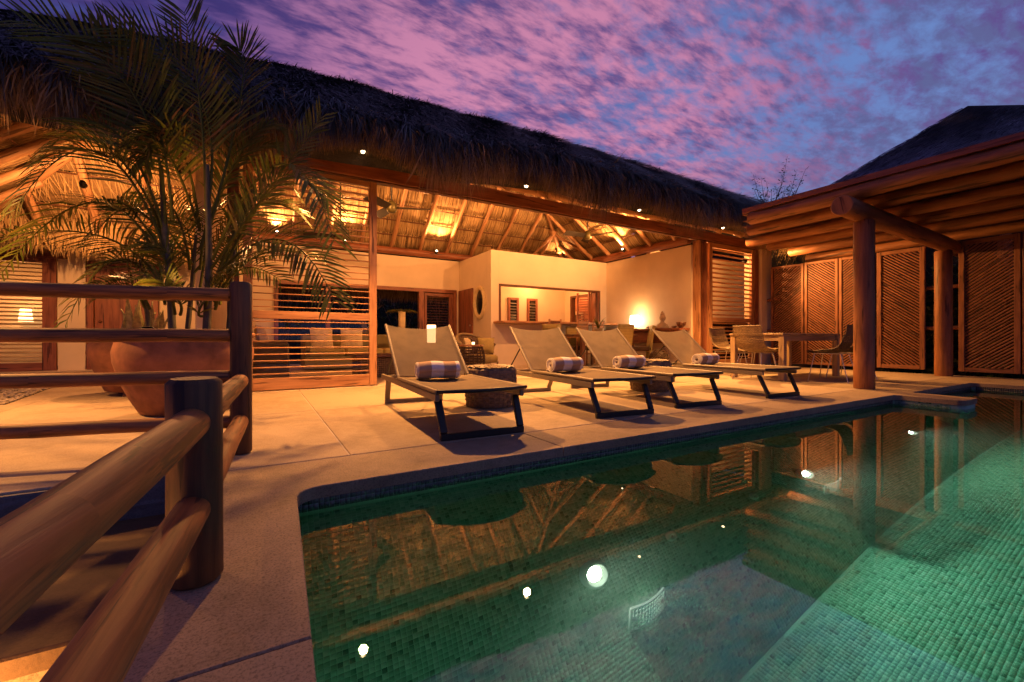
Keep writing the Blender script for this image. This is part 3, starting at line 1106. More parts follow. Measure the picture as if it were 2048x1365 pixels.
def louvre(parent, x0, x1, y, z0, z1, zmid, top, bot, stile=(.10, .10), mats=(W_FRAME, W_FRAME), pane=True, axis='x', step=.082, tilt=.06, lower_step=.075, rail=.10):
    """a framed louvred panel along x (at y) with single slats and a pane behind the lower half"""
    fr, slm = mats
    p = MB()
    p.box((x0 + stile[0] / 2, y, (z0 + z1) / 2), (stile[0], .07, z1 - z0))
    p.box((x1 - stile[1] / 2, y, (z0 + z1) / 2), (stile[1], .07, z1 - z0))
    a, b_ = x0 + stile[0] + .001, x1 - stile[1] - .001
    p.box(((a + b_) / 2, y, z0 + bot / 2), (b_ - a, .06, bot))
    p.box(((a + b_) / 2, y, z1 - top / 2), (b_ - a, .06, top))
    if zmid:
        p.box(((a + b_) / 2, y, zmid), (b_ - a, .06, rail))
    panel = p.build('louvre_panel', fr, parent, world=True)
    sm = MB()
    sm.box((0, 0, 0), (b_ - a - .004, .055, .013), Matrix.Rotation(tilt, 3, 'X'), .003)
    me = sm.mesh('slat', slm)
    secs = [(z0 + bot, (zmid - rail / 2) if zmid else z1 - top, lower_step)]
    if zmid:
        secs.append((zmid + rail / 2, z1 - top, step))
    off = Vector(parent.location)
    for (s0, s1, st) in secs:
        n = int((s1 - s0) / st)
        for k in range(n):
            o = link('slat', me, panel)
            o.location = Vector(((a + b_) / 2, y, s0 + (k + .6) * (s1 - s0) / n)) - off
    if pane and zmid:
        q = MB()
        q.box(((a + b_) / 2, y + .05, (z0 + bot + zmid - rail / 2) / 2), (b_ - a, .006, zmid - rail / 2 - z0 - bot), bev=.001)
        q.build('pane', PANE, panel, world=True).location
    return panel


louvre(house, -.16, 1.43, 6.20, .02, 2.84, .96, .07, .15, (.10, .10))
louvre(house, 8.80, 10.55, 6.20, .02, 2.84, 1.10, .10, .16, (.10, .12), step=.10, lower_step=.085, tilt=-.45)
# folded door leaves stacked at the right of the opening
for k, x in enumerate((8.385, 8.49, 8.595, 8.70)):
    hb('folded_door', (W_FRAME, W_DARK, W_RED, W_FRAME)[k], [(x, x + .058, 6.14 + .05 * (k % 2), 6.30, .02, 2.84)])
hb('door_post', W_DARK, [(-.32, -.20, 6.14, 6.30, 0, 2.868)])
hb('door_frame', W_RED, [(10.56, 10.70, 6.15, 6.26, 0, 2.868)])

# rear opening and its frames
hb('rear_frame', W_RED, [(.30, 4.63, 10.84, 10.96, 1.88, 1.97), (.30, .38, 10.84, 10.96, 0, 1.88), (4.55, 4.63, 10.84, 10.96, 0, 1.88), (3.58, 3.72, 10.84, 10.96, 0, 1.88), (1.35, 1.45, 10.84, 10.96, 0, 1.88)])
louvre(house, 3.74, 4.54, 10.90, .02, 1.86, None, .08, .2, (.06, .12), (W_RED, W_DARK), False, step=.07, lower_step=.068)
# door and oval window on the kitchen side wall
door = hb('door', W_RED, [(4.675, 4.715, 9.98, 10.84, .01, 1.95)])
m = MB(); m.ball((4.66, 10.06, 1.0), .025, 8, 6); m.build('handle', STEEL, door, world=True)
m = MB(); m.tube([(4.70, 9.58 + .27 * math.cos(a), 1.55 + .36 * math.sin(a)) for a in np.linspace(0, 2 * PI, 33)[:-1]], .055, 8, closed=True)
ov = m.build('oval_window', CREAMF, house, world=True)
m = MB()
m.add([(4.712, 9.58, 1.55)] + [(4.712, 9.58 + .24 * math.cos(a), 1.55 + .33 * math.sin(a)) for a in np.linspace(0, 2 * PI, 25)[:-1]], [[0, 1 + (k + 1) % 24, 1 + k] for k in range(24)])
m.build('pane', GLASS_DARK, ov, world=True)
# serving hatch: frame, counter, folded shutters
hb('hatch_frame', W_DARK, [(4.93, 8.09, 9.00, 9.17, 1.93, 1.97), (4.93, 4.98, 9.00, 9.17, 1.02, 1.93), (8.03, 8.09, 9.00, 9.17, 1.02, 1.93)])
hb('counter', W_FRAME, [(4.78, 8.30, 8.55, 9.16, 1.022, 1.075)], bev=.01)
for k in range(3):
    hb('folded_shutter', (W_RED, W_DARK)[k % 2], [(7.87 + .055 * k, 7.91 + .055 * k, 8.98, 9.15, 1.09, 1.92)])
m = MB()
for k in range(11):
    z = 1.13 + k * .068
    m.bar((7.68, 9.42, z), (7.82, 9.20, z), .012, .05, (0, .4, 1))
m.bar((7.66, 9.45, 1.08), (7.66, 9.45, 1.93), .05, .04); m.bar((7.84, 9.18, 1.08), (7.84, 9.18, 1.93), .05, .04)
m.build('folded_shutter', W_RED, house, world=True)
#
# kitchen rear windows, doorway frame, oven wall, tap
for (a, b_) in ((6.24, 6.60), (6.90, 7.26)):
    fr = hb('kitchen_window', W_RED, [(a, a + .07, 10.84, 10.90, 1.0, 1.86), (b_ - .07, b_, 10.84, 10.90, 1.0, 1.86), (a + .07, b_ - .07, 10.84, 10.90, 1.79, 1.86), (a + .07, b_ - .07, 10.84, 10.90, 1.0, 1.06)])
    hb('pane', GLASS_DARK, [(a + .07, b_ - .07, 10.885, 10.897, 1.06, 1.79)], fr)
    sm = MB(); sm.box((0, 0, 0), (b_ - a - .15, .05, .007), Matrix.Rotation(.6, 3, 'X'), .002); me = sm.mesh('glass_slat', STEEL)
    for k in range(8):
        o = link('glass_slat', me, fr); o.location = Vector(((a + b_) / 2, 10.86, 1.10 + k * .085)) - house.location
hb('door_frame', W_DARK, [(8.31, 8.48, 9.62, 9.68, 0, 1.97), (8.31, 8.48, 10.56, 10.62, 0, 1.97), (8.31, 8.48, 9.68, 10.56, 1.91, 1.97)])
hb('cupboard', W_RED, [(9.30, 9.9, 9.6, 11.1, 0, 2.3), (9.32, 9.9, 11.12, 12.2, 0, 2.3)])
ovn = hb('oven', STEEL, [(9.24, 9.3, 11.15, 11.85, 1.02, 1.58)])
hb('glass_door', GLASS_DARK, [(9.225, 9.239, 11.22, 11.72, 1.08, 1.46)], ovn)
hb('worktop', W_RED, [(4.9, 8.3, 10.3, 10.88, .86, .91)])
m = MB(); m.tube([(7.45, 10.45, .91), (7.45, 10.45, 1.12)] + [(7.45 + .0, 10.45 - .07 + .07 * math.cos(a), 1.12 + .09 * math.sin(a)) for a in np.linspace(0, PI, 8)] + [(7.45, 10.31, 1.05)], .011, 8)
m.build('tap', STEEL, house, world=True)
# console along the right wall
hb('console_shelf', W_RED, [(7.98, 8.325, 6.33, 8.95, .85, .90)])
hb('console_apron', W_RED, [(8.06, 8.325, 6.40, 8.90, .56, .845)])

# ------------------------------------------------------------------ ceilings: thatch courses, battens, rafters
def ceiling(O, U, S, N_, L, urange, rows, raft, mat_b=STRAW_IN, dens=1 / .0095, straws=True, batten=True, rr=.052, jitter=.055, blade_l=1.16):
    """O lower corner; U along the eave; S up the slope; N_ points down into the room; urange(s) clips a hip"""
    O, U, S, N_ = (Vector(a) for a in (O, U, S, N_))
    off = Vector(house.location)
    step = L / rows
    base = MB()
    rt, dd, sd, nn_, LL, WW, DD = [], [], [], [], [], [], []
    rg = np.random.default_rng(int(abs(O.x * 100 + O.y * 37)) + 3)
    for k in range(rows):
        s0, s1 = k * step, (k + 1) * step
        (a0, b0), (a1, b1) = urange(s0), urange(s1)
        if b0 - a0 < .02:
            continue
        lift0, lift1 = .00, .035
        q = [O + U * a0 + S * s0 - N_ * lift1, O + U * b0 + S * s0 - N_ * lift1, O + U * b1 + S * s1 - N_ * .01, O + U * a1 + S * s1 - N_ * .01]
        base.add(q, [[0, 1, 2, 3]])
        n = int((b0 - a0) * dens)
        uu = rg.uniform(a0, b0, n)
        for u in uu:
            st = s1 + rg.uniform(-.02, .05)
            (aa, bb) = urange(min(L, max(0, s1)))
            if u < aa:
                st = s0 + (s1 - s0) * max(.1, (u - a0) / max(1e-6, aa - a0))
            elif u > bb:
                st = s0 + (s1 - s0) * max(.1, (b0 - u) / max(1e-6, b0 - bb))
            th = rg.normal(0.10, jitter)
            d = (-S * math.cos(th) + U * math.sin(th))
            rt.append(O + U * u + S * st - N_ * .005)
            dd.append(d)
            sd.append(U)
            nn_.append(N_)
            LL.append((st - s0) * rg.uniform(.93, blade_l))
            WW.append(rg.uniform(.009, .017))
            DD.append(rg.uniform(-.02, .03))
        if batten and k > 0:
            m = MB(); m.log(O + U * a0 + S * s0 + N_ * .035, O + U * b0 + S * s0 + N_ * .035, .013, 6, .004, 6, .002)
            m.build('batten', W_DARK, house, world=True)
    base.build('ceiling_lining', STRAW_BASE, house, world=True)
    if straws:
        f = lambda q: np.array([tuple(x) for x in q])
        blades_mesh('ceiling_straw', mat_b, f(rt) - np.array(off), f(dd), f(sd), f(nn_), np.array(LL), np.array(WW), np.array(DD), house, lift=.05)
    for (u, sa, sb) in raft:
        m = MB(); m.log(O + U * u + S * sa + N_ * (.03 + rr), O + U * u + S * sb + N_ * (.03 + rr), rr, 10, .008, 5, taper=.85)
        m.build('rafter', W_RAFT, house, world=True)


RY, RZ, RX = 8.6, 4.85, 5.60           # ridge line and its right end, inside
# rear slope: from the rear wall top up to the ridge
Lr = math.hypot(10.9 - RY, RZ - 2.95)
Sr = Vector((0, -(10.9 - RY) / Lr, (RZ - 2.95) / Lr))
Nr = Vector((0, -(RZ - 2.95) / Lr, -(10.9 - RY) / Lr))
XL = -.6
ceiling((XL, 10.9, 2.95), (1, 0, 0), Sr, Nr, Lr, lambda s: (0, 8.33 - XL - (8.33 - RX) * s / Lr), 7,
        [(u, 0, Lr if u + XL < RX else Lr * (8.33 - XL - u) / (8.33 - RX) - .02) for u in np.arange(.55, 8.6, .725)])
# right end slope
Le = math.hypot(8.33 - RX, RZ - 2.95)
Se = Vector((-(8.33 - RX) / Le, 0, (RZ - 2.95) / Le))
Ne = Vector((-(RZ - 2.95) / Le, 0, -(8.33 - RX) / Le))
ceiling((8.33, 6.2, 2.95), (0, 1, 0), Se, Ne, Le, lambda s: (2.4 * s / Le, 4.7 - 2.3 * s / Le), 7,
        [(u, 0, Le * min(u / 2.4, (4.7 - u) / 2.3) - .02) for u in np.arange(.42, 4.5, .72)])
# front slope with the eave overhang, mostly seen in the water
FY, FZ_ = 5.42, 2.92
Lf = math.hypot(RY - FY, RZ - FZ_)
Sf = Vector((0, (RY - FY) / Lf, (RZ - FZ_) / Lf))
Nf = Vector((0, (RZ - FZ_) / Lf, -(RY - FY) / Lf))
sh_ = Lf * (6.2 - FY) / (RY - FY)
ceiling((-6.5, FY, FZ_), (1, 0, 0), Sf, Nf, Lf, lambda s: (0 if s < sh_ else 4.4, 18.2 if s < sh_ else 8.33 + 6.5 - (8.33 - RX) * (s - sh_) / (Lf - sh_)), 10,
        [(u, .02, sh_ + .3 if u < 4.4 else Lf if u - 6.5 < RX else (sh_ + .2 if u - 6.5 > 8.3 else sh_ + (Lf - sh_) * (8.33 + 6.5 - u) / (8.33 - RX))) for u in np.arange(.3, 18, .72)], dens=1 / .017)
# left: hip end and rear slope over the terrace
HX, HY, HZ, TX = -4.3, 11.3, 2.62, -1.2
Lh = math.hypot(TX - HX, RZ - HZ)
Sh = Vector(((TX - HX) / Lh, 0, (RZ - HZ) / Lh))
Nh = Vector(((RZ - HZ) / Lh, 0, -(TX - HX) / Lh))
ceiling((HX, HY, HZ), (0, -1, 0), Sh, Nh, Lh, lambda s: ((HY - RY) * s / Lh, 2.7 + 2.7 * (1 - s / Lh)), 5,
        [(u, 0, Lh * min(1, u / (HY - RY), (5.4 - u) / 2.7) - .02) for u in (.35, .95, 1.55, 2.15, 2.75, 3.4, 4.1)], STRAW_LEAF, rr=.075, jitter=.2, dens=1 / .022, batten=True)
Lq = math.hypot(HY - RY, RZ - HZ)
Sq = Vector((0, -(HY - RY) / Lq, (RZ - HZ) / Lq))
Nq = Vector((0, -(RZ - HZ) / Lq, -(HY - RY) / Lq))
ceiling((HX, HY, HZ), (1, 0, 0), Sq, Nq, Lq, lambda s: ((TX - HX) * s / Lq, XL - HX), 5,
        [(u, 0, Lq * min(1, u / (TX - HX))) for u in (.9, 1.7, 2.5, 3.3)], STRAW_LEAF, rr=.07, jitter=.2, dens=1 / .022)
# hip rafters and the forked post where they meet
def raf(p0, p1, r=.055, mat=W_RAFT, nm='hip_rafter'):
    m = MB(); m.log(p0, p1, r, 10, .006, 4); m.build(nm, mat, house, world=True)


raf((8.25, 10.82, 2.92), (RX, RY, RZ - .1), .06)
raf((8.25, 6.28, 2.92), (RX, RY, RZ - .1), .06)
raf((-.6, RY, RZ - .08), (RX, RY, RZ - .08), .07, nm='ridge_pole')
raf((HX, HY, HZ), (TX, RY, RZ - .1), .07)
raf((7.18, 9.93, 3.62), (6.85, 10.78, 2.95), .04, nm='jack_rafter')
raf((7.18, 9.93, 3.62), (8.2, 9.45, 2.97), .04, nm='jack_rafter')
m = MB(); m.lathe([(.0, -.10), (.05, -.09), (.13, 0), (.05, .09), (0, .10)], 8, (7.17, 9.92, 3.66)); m.build('hip_plate', W_RAFT, house, world=True)
m = MB(); m.lathe([(.0, -.08), (.05, -.07), (.10, 0), (.05, .07), (0, .08)], 8, (7.72, 10.38, 3.27)); m.build('hip_plate', W_RAFT, house, world=True)

# ------------------------------------------------------------------ outer thatch
def ridge_z(x):
    return 5.38 - (.028 * max(0, 1.0 - x) ** 2 if x > -5 else .028 * 36) - (.02 * max(0, x - 6.5) ** 2)


HIPX, EX, EY, EZ = 8.9, 12.7, 5.08, 3.30


def front(u, v):
    """outer front slope: u along the house 0..1, v from the eave up"""
    x0, x1 = -8.5, EX - (EX - HIPX) * v
    x = x0 + (x1 - x0) * u
    zr = ridge_z(min(x, HIPX))
    y = EY + (RY - EY) * v
    ez = EZ + .02 * math.sin(x * 1.7) - .065 * min(6.0, max(0.0, 3.5 - x))
    z = ez + (zr - ez) * (v ** 1.0) + .12 * math.sin(PI * v) + .018 * math.sin(x * 2.3 + v * 7) + .012 * math.sin(x * 5.1 - v * 9)
    return Vector((x, y - .05 * math.sin(PI * v), z))


m = MB()
m.grid(front, 90, 16, True)
def eave_edge(u, v):
    p = front(u, 0)
    return Vector((p.x, p.y + .34 * (1 - v), p.z - .42 * (1 - v)))
m.grid(eave_edge, 90, 2, True)
m.grid(lambda u, v: (EX - (EX - HIPX) * v, EY + (RY - EY) * v + (2 * (RY - EY)) * (1 - v) * u, EZ + (ridge_z(HIPX) - EZ) * v), 12, 8)
m.grid(lambda u, v: (-8.5 + (EX - (EX - HIPX) * v + 8.5) * u, 12.4 - (12.4 - RY) * v, 2.25 + (ridge_z(min(-8.5 + (EX + 8.5) * u, HIPX)) - 2.25) * v), 40, 6)
roof = m.build('thatch_roof', ROOF_BASE, house, world=True)
off = np.array(house.location)


def scatter(n, rg, umin=0.0, umax=1.0, vpow=1.0, vmax=1.0):
    u = rg.uniform(umin, umax, n)
    v = rg.uniform(0, 1, n) ** vpow * vmax
    e = 1e-3
    P = np.array([front(a, b) for a, b in zip(u, v)])
    Pv = np.array([front(a, min(1, b + e)) for a, b in zip(u, v)]) - np.array([front(a, b - e * (b > 1 - e)) for a, b in zip(u, v)])
    d = -unit(Pv)
    side = np.tile(np.array([1.0, 0, 0]), (n, 1))
    nrm = unit(np.cross(d, side))
    nrm *= np.sign(nrm[:, 2])[:, None]
    return P, d, side, nrm


rg = np.random.default_rng(21)
n = 60000
P, d, sd, nr = scatter(n, rg, .18, 1.0)
th = rg.normal(0, .42, n)[:, None]
d2 = unit(d * np.cos(th) + sd * np.sin(th) + nr * rg.normal(.07, .07, n)[:, None])
s2 = unit(np.cross(d2, nr))
blades_mesh('thatch_straw', STRAW_OUT, P - off + nr * rg.uniform(0, .05, n)[:, None], d2, s2, nr, rg.uniform(.16, .42, n), rg.uniform(.008, .019, n), rg.uniform(-.06, .10, n), roof)
# eave: long straws that turn over the edge and hang, lit from below
n = 52000
u = rg.uniform(.10, 1.0, n)
v = rg.uniform(-.12, .10, n)
P = np.array([front(a, max(b, 0)) for a, b in zip(u, v)])
depth = rg.uniform(0, .42, n)
P[:, 1] += np.where(v < 0, depth * .30 - .01, 0)
P[:, 2] -= np.where(v < 0, depth * .40, 0)
P[:, 2] += np.where(v >= 0, rg.uniform(0, .04, n), 0)
ang = np.where(v < -.06, rg.normal(math.radians(84), .14, n), rg.normal(math.radians(54), .20, n)) - np.where(v > 0, .22, 0)
yaw = rg.normal(0, .30, n)
d = np.stack([np.sin(yaw) * .8, -np.cos(ang), -np.sin(ang)], 1)
d = unit(d)
sd = unit(np.cross(d, np.array([0.1, -1.0, .6])[None].repeat(n, 0)))
nr = unit(np.cross(sd, d))
nr *= -np.sign(nr[:, 1])[:, None]
clump = .75 + .35 * np.sin(P[:, 0] * 9 + np.sin(P[:, 0] * 3.7) * 3) * np.sin(P[:, 0] * 2.9)
clump = clump * (.85 + .3 * np.sin(P[:, 0] * 31 + 2 * np.sin(P[:, 0] * 7)))
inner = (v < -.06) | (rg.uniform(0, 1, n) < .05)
LL_ = np.where(inner, rg.uniform(.36, .60, n), rg.uniform(.20, .44, n)) * clump * (1 + .25 * rg.normal(0, 1, n) * (rg.uniform(0, 1, n) < .2)) + np.where(inner, .14 + .18 * (rg.uniform(0, 1, n) < .05), .07)
LL_ += np.where(inner, .20 * rg.uniform(0, 1, n) ** 2, 0)
LL_ *= 1 - .42 * np.clip((1.5 - P[:, 0]) / 4.0, 0, 1)
# straws trimmed round the lamps so that none hangs in a beam
for lx in (-2.5, 1.06, 3.33, 5.61, 7.93):
    near_ = np.abs(P[:, 0] - lx) < .70
    LL_ = np.where(near_, np.minimum(LL_, np.maximum(.08, P[:, 2] - (2.785 if lx > 0 else 2.50) + .32 * np.maximum(0, np.abs(P[:, 0] - lx) - .22) * (.6 + .8 * rg.uniform(0, 1, n)))), LL_)
WW_ = rg.uniform(.006, .014, n)
DD_ = rg.uniform(-.02, .22, n) + np.where(inner, 0, .18)
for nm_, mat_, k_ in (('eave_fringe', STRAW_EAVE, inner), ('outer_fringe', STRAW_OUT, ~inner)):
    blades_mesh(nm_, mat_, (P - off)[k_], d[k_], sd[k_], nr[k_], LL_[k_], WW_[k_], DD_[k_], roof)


def fringe(x0, x1, y, z, n, Lm, mat, seed, nm='eave_fringe', w=(.010, .022), dy=-.35):
    rg = np.random.default_rng(seed)
    P = np.stack([rg.uniform(x0, x1, n), y + rg.uniform(-.12, .25, n), z + rg.uniform(-.12, .15, n)], 1)
    yaw = rg.normal(0, .22, n)
    d = unit(np.stack([np.sin(yaw), np.full(n, dy) * rg.uniform(.3, 1.4, n), -np.ones(n)], 1))
    sd = unit(np.cross(d, np.tile(np.array([.05, -1.0, .2]), (n, 1))))
    nr = unit(np.cross(sd, d))
    nr *= -np.sign(nr[:, 1])[:, None]
    blades_mesh(nm, mat, P - off, d, sd, nr, rg.uniform(.4, 1.0, n) * Lm, rg.uniform(*w, n), rg.uniform(-.05, .2, n), roof)


fringe(.2, 5.2, 12.1, 2.12, 3500, .42, STRAW_EAVE, 3, dy=.1)
fringe(-6.0, -.6, 11.15, 2.80, 5000, .62, STRAW_LEAF, 4, w=(.012, .03))
fringe(-6.0, -1.0, 11.3, 3.15, 2600, .75, STRAW_LEAF, 5, w=(.02, .045))

# ------------------------------------------------------------------ bedroom wing at the far left
wing = thing('bedroom_wing', 'cream bedroom wing with louvred doors at far left of the terrace', 'house', (-3, 12.2, 0))
off_keep = house
hb('wall', PLASTER, [(-3.44, -3.02, 12.0, 12.15, 0, 2.9), (-1.9, .2, 12.12, 12.27, 0, 2.9), (-3.02, -1.9, 12.12, 12.27, 2.25, 2.9), (-7, -3.44, 12.0, 12.15, 2.42, 2.9)], wing, bev=.002)
hb('wall', PLASTER, [(-7, .2, 14.5, 14.6, 0, 2.9), (-7.1, -7, 12, 14.6, 0, 2.9)], wing)
hb('ceiling', PLASTER, [(-7.1, .2, 11.95, 14.6, 2.9, 3.0)], wing)
hb('lintel', W_RED, [(-7, -3.30, 11.94, 12.0, 2.25, 2.42)], wing)
hb('step', FLOOR, [(-7, .2, 11.80, 12.4, 0.0, .03)], wing)
hb('door_frame', W_RED, [(-3.04, -2.92, 12.0, 12.14, .03, 2.25), (-1.98, -1.88, 12.0, 12.14, .03, 2.25), (-2.92, -1.98, 12.0, 12.14, 2.17, 2.25)], wing)
dd_ = hb('door', W_RED, [(-2.91, -1.99, 12.05, 12.10, .04, 2.16)], wing)
m = MB(); m.ball((-2.82, 12.03, 1.02), .03, 8, 6); m.build('handle', W_DARK, dd_, world=True)
louvre(wing, -5.4, -3.46, 12.02, .03, 2.25, None, .10, .16, (.10, .20), (W_RED, W_TABLE), False, lower_step=.078, tilt=.5)

# ================================================================== RAILING
rail = thing('log_railing', 'round timber railing with two posts beside the garden steps in front', 'railing', (-.09, 2.9, 0))


def lg(name, mat, p0, p1, r, parent, wob=.003, seg=5, n=20, bev=.01):
    m = MB(); m.log(p0, p1, r, n, wob, seg, bev); return m.build(name, mat, parent, world=True)


lg('post', W_POST, (-.085, 2.94, 0), (-.085, 2.94, .985), .055, rail, .001, 3, 24, .012)
lg('post', W_POST, (-.148, 1.46, 0), (-.150, 1.45, .553), .064, rail, .001, 3, 28, .012)
lg('post', W_POST, (-.30, -.55, 0), (-.30, -.55, .553), .076, rail, .001, 3, 24, .012)
for z in (.425, .195):
    lg('rail', W_RAIL, (-.088, 2.90, z - .005), (-.147, 1.50, z + .008), .041, rail, .002, 5, 20)
    lg('rail', W_RAIL, (-.150, 1.42, z + .012), (-.292, -.50, z + .016), .042, rail, .002, 8, 28)
for z in (.912, .678, .442, .185):
    lg('rail', W_RAIL, (-.13, 2.95, z), (-2.45, 3.55, z + .005), .037, rail, .003, 8)
lg('post', W_POST, (-2.5, 3.56, 0), (-2.5, 3.56, .985), .066, rail, .001, 3)

# ================================================================== PERGOLA
perg = thing('pergola', 'timber pergola of round logs over the dining corner at the right', 'pergola', (6.85, 2.58, 0))
lg('column', W_PERG, (6.92, 2.58, 0), (6.92, 2.58, 2.22), .115, perg, .004, 6, 28)
lg('column', W_PERG, (10.50, 2.75, -.06), (10.50, 2.75, 2.22), .12, perg, .004, 6, 28)
lg('beam', W_PERG, (6.30, 2.58, 2.33), (11.4, 2.76, 2.33), .125, perg, .004, 8, 28)
for x, y1, r in ((6.72, 4.0, .095), (7.44, 4.45, .09), (8.32, 5.0, .095), (9.05, 5.0, .09), (10.05, 5.1, .09), (11.2, 5.3, .09)):
    lg('rafter', W_PERG, (x, y1, 2.555), (x - .10, -1.2, 2.575), r, perg, .006, 10, 18)
m = MB(); m.bar((6.66, 4.08, 2.685), (6.56, -1.2, 2.70), .05, .075); m.build('fascia_board', W_RED, perg, world=True)
for k in range(27):
    y = 4.95 - k * .225
    x0 = 6.68 + max(0, (y - 4.0)) * 1.7 - .02 * (4 - min(y, 4))
    m = MB(); m.bar((x0, y, 2.668), (11.6, y + .02, 2.668), .218, .02, bev=.002); m.build('roof_board', W_DARK, perg, world=True)

# ================================================================== TRELLIS SCREENS
scr_lab = ['trellis screen with slats rising to the right, next to the cream pillar',
           'trellis screen with slats falling to the right, second from the cream pillar',
           'trellis screen half hidden behind the front pergola column',
           'wide trellis screen between the two pergola columns',
           'trellis screen to the right of the far pergola column at the edge',
           'rightmost trellis screen cut off by the picture edge']
FX = 10.95
scr = [(5.98, 5.24, 1), (5.22, 4.55, -1), (4.53, 3.90, 1), (3.86, 3.12, -1), (2.66, 1.92, 1), (1.90, .95, -1)]
for k, (ya, yb, sgn) in enumerate(scr):
    w = ya - yb
    z0, z1 = .07, 2.42
    t = thing('trellis_screen', scr_lab[k], 'trellis', (FX, ya, z0), -PI / 2, 'trellis screens under the pergola')
    h = z1 - z0
    fw = .055 if k < 3 else .075
    m = MB()
    m.box((fw / 2, 0, h / 2), (fw, .06, h)); m.box((w - fw / 2, 0, h / 2), (fw, .06, h))
    m.box((w / 2, 0, fw / 2), (w - 2 * fw - .002, .055, fw)); m.box((w / 2, 0, h - fw / 2), (w - 2 * fw - .002, .055, fw))
    m.build('frame', W_SLAT, t)
    a, b_, c, d_ = fw, w - fw, fw, h - fw
    shared = {}
    tn = .78
    pitch = .058
    q = c - (b_ - a) * tn + .03
    while q < d_ - .02:
        # the line z = q + tn * (x - a)
        xs0, xs1 = a, b_
        if q < c:
            xs0 = a + (c - q) / tn
        if q + tn * (b_ - a) > d_:
            xs1 = a + (d_ - q) / tn
        if xs1 - xs0 > .02:
            zz0, zz1 = q + tn * (xs0 - a), q + tn * (xs1 - a)
            key = round((xs1 - xs0), 3)
            if key not in shared:
                mm = MB(); ln = math.hypot(xs1 - xs0, zz1 - zz0)
                mm.box((0, 0, 0), (ln, .022, .0265), Matrix.Rotation(-math.atan(tn) * 1, 3, 'Y'), .006)
                shared[key] = mm.mesh('slat', W_SLAT)
            o = link('slat', shared[key], t)
            xm = (xs0 + xs1) / 2
            o.location = (xm if sgn > 0 else (a + b_ - xm), random.uniform(-.004, .004), (zz0 + zz1) / 2)
            if sgn < 0:
                o.scale = (-1, 1, 1)
        q += pitch
t = thing('fence_rail', 'pair of short bamboo rails across the gap by the far pergola column', 'rail', (11.0, 2.9, 0))
for z in (.86, 1.62):
    m = MB(); m.log((0, .30, z), (0, -.30, z), .035, 10); m.build('pole', W_SLAT, t)
    m = MB(); m.log((0, 3.6, z), (0, 2.9, z), .035, 10); m.build('pole', W_SLAT, t)

# dark planting behind the screens
def shrub(x, y, r, h, n, label, seed, mat=LEAF_DARK, group='shrubs behind the trellis screens'):
    t = thing('shrub', label, 'shrub', (x, y, -.06), 0, group)
    rg = np.random.default_rng(seed)
    m = MB()
    for k in range(9):
        a = rg.uniform(0, 2 * PI); rr = r * .7 * rg.uniform(.3, 1)
        m.tube([(rg.uniform(-.1, .1), rg.uniform(-.1, .1), 0), (rr * .4 * math.cos(a), rr * .4 * math.sin(a), h * .4), (rr * math.cos(a), rr * math.sin(a), h * rg.uniform(.6, .95))], [.022, .016, .007], 5)
    m.build('stem', BARK, t)
    P = rg.normal(0, 1, (n, 3)); P = unit(P) * (rg.uniform(0, 1, n) ** .45)[:, None]
    P *= 1 + .25 * np.sin(P[:, :1] * 5 + seed) * np.sin(P[:, 1:2] * 6)
    P = P * np.array([r, r, h * .5]) + np.array([0, 0, h * .52])
    P[:, 2] = np.maximum(P[:, 2], .05)
    d = unit(rg.normal(0, 1, (n, 3)) + np.array([0, 0, -.2])); s = unit(np.cross(d, rg.normal(0, 1, (n, 3)))); nr = np.cross(s, d)
    blades_mesh('foliage', mat, P, d, s, nr, rg.uniform(.07, .16, n), rg.uniform(.03, .06, n), rg.uniform(-.1, .3, n), t)


shrub(12.5, 5.3, .8, 2.3, 1500, 'dark shrub behind the trellis nearest the cream pillar', 31)
shrub(12.5, 3.8, .8, 2.4, 1500, 'dark shrub behind the trellis between the two columns', 32)
shrub(12.2, 2.75, .75, 2.5, 2600, 'dark leafy shrub filling the gap beside the far pergola column', 33)
shrub(12.6, 1.4, .9, 2.4, 1600, 'dark shrub behind the rightmost trellis screens', 34)
shrub(11.5, 3.1, .30, .42, 500, 'low leafy plant at the foot of the far pergola column', 35)
shrub(11.5, 2.2, .35, .34, 600, 'low leafy plant under the right trellis screen', 36)
shrub(11.5, 3.6, .35, .30, 500, 'low leafy plant under the wide trellis screen', 37)

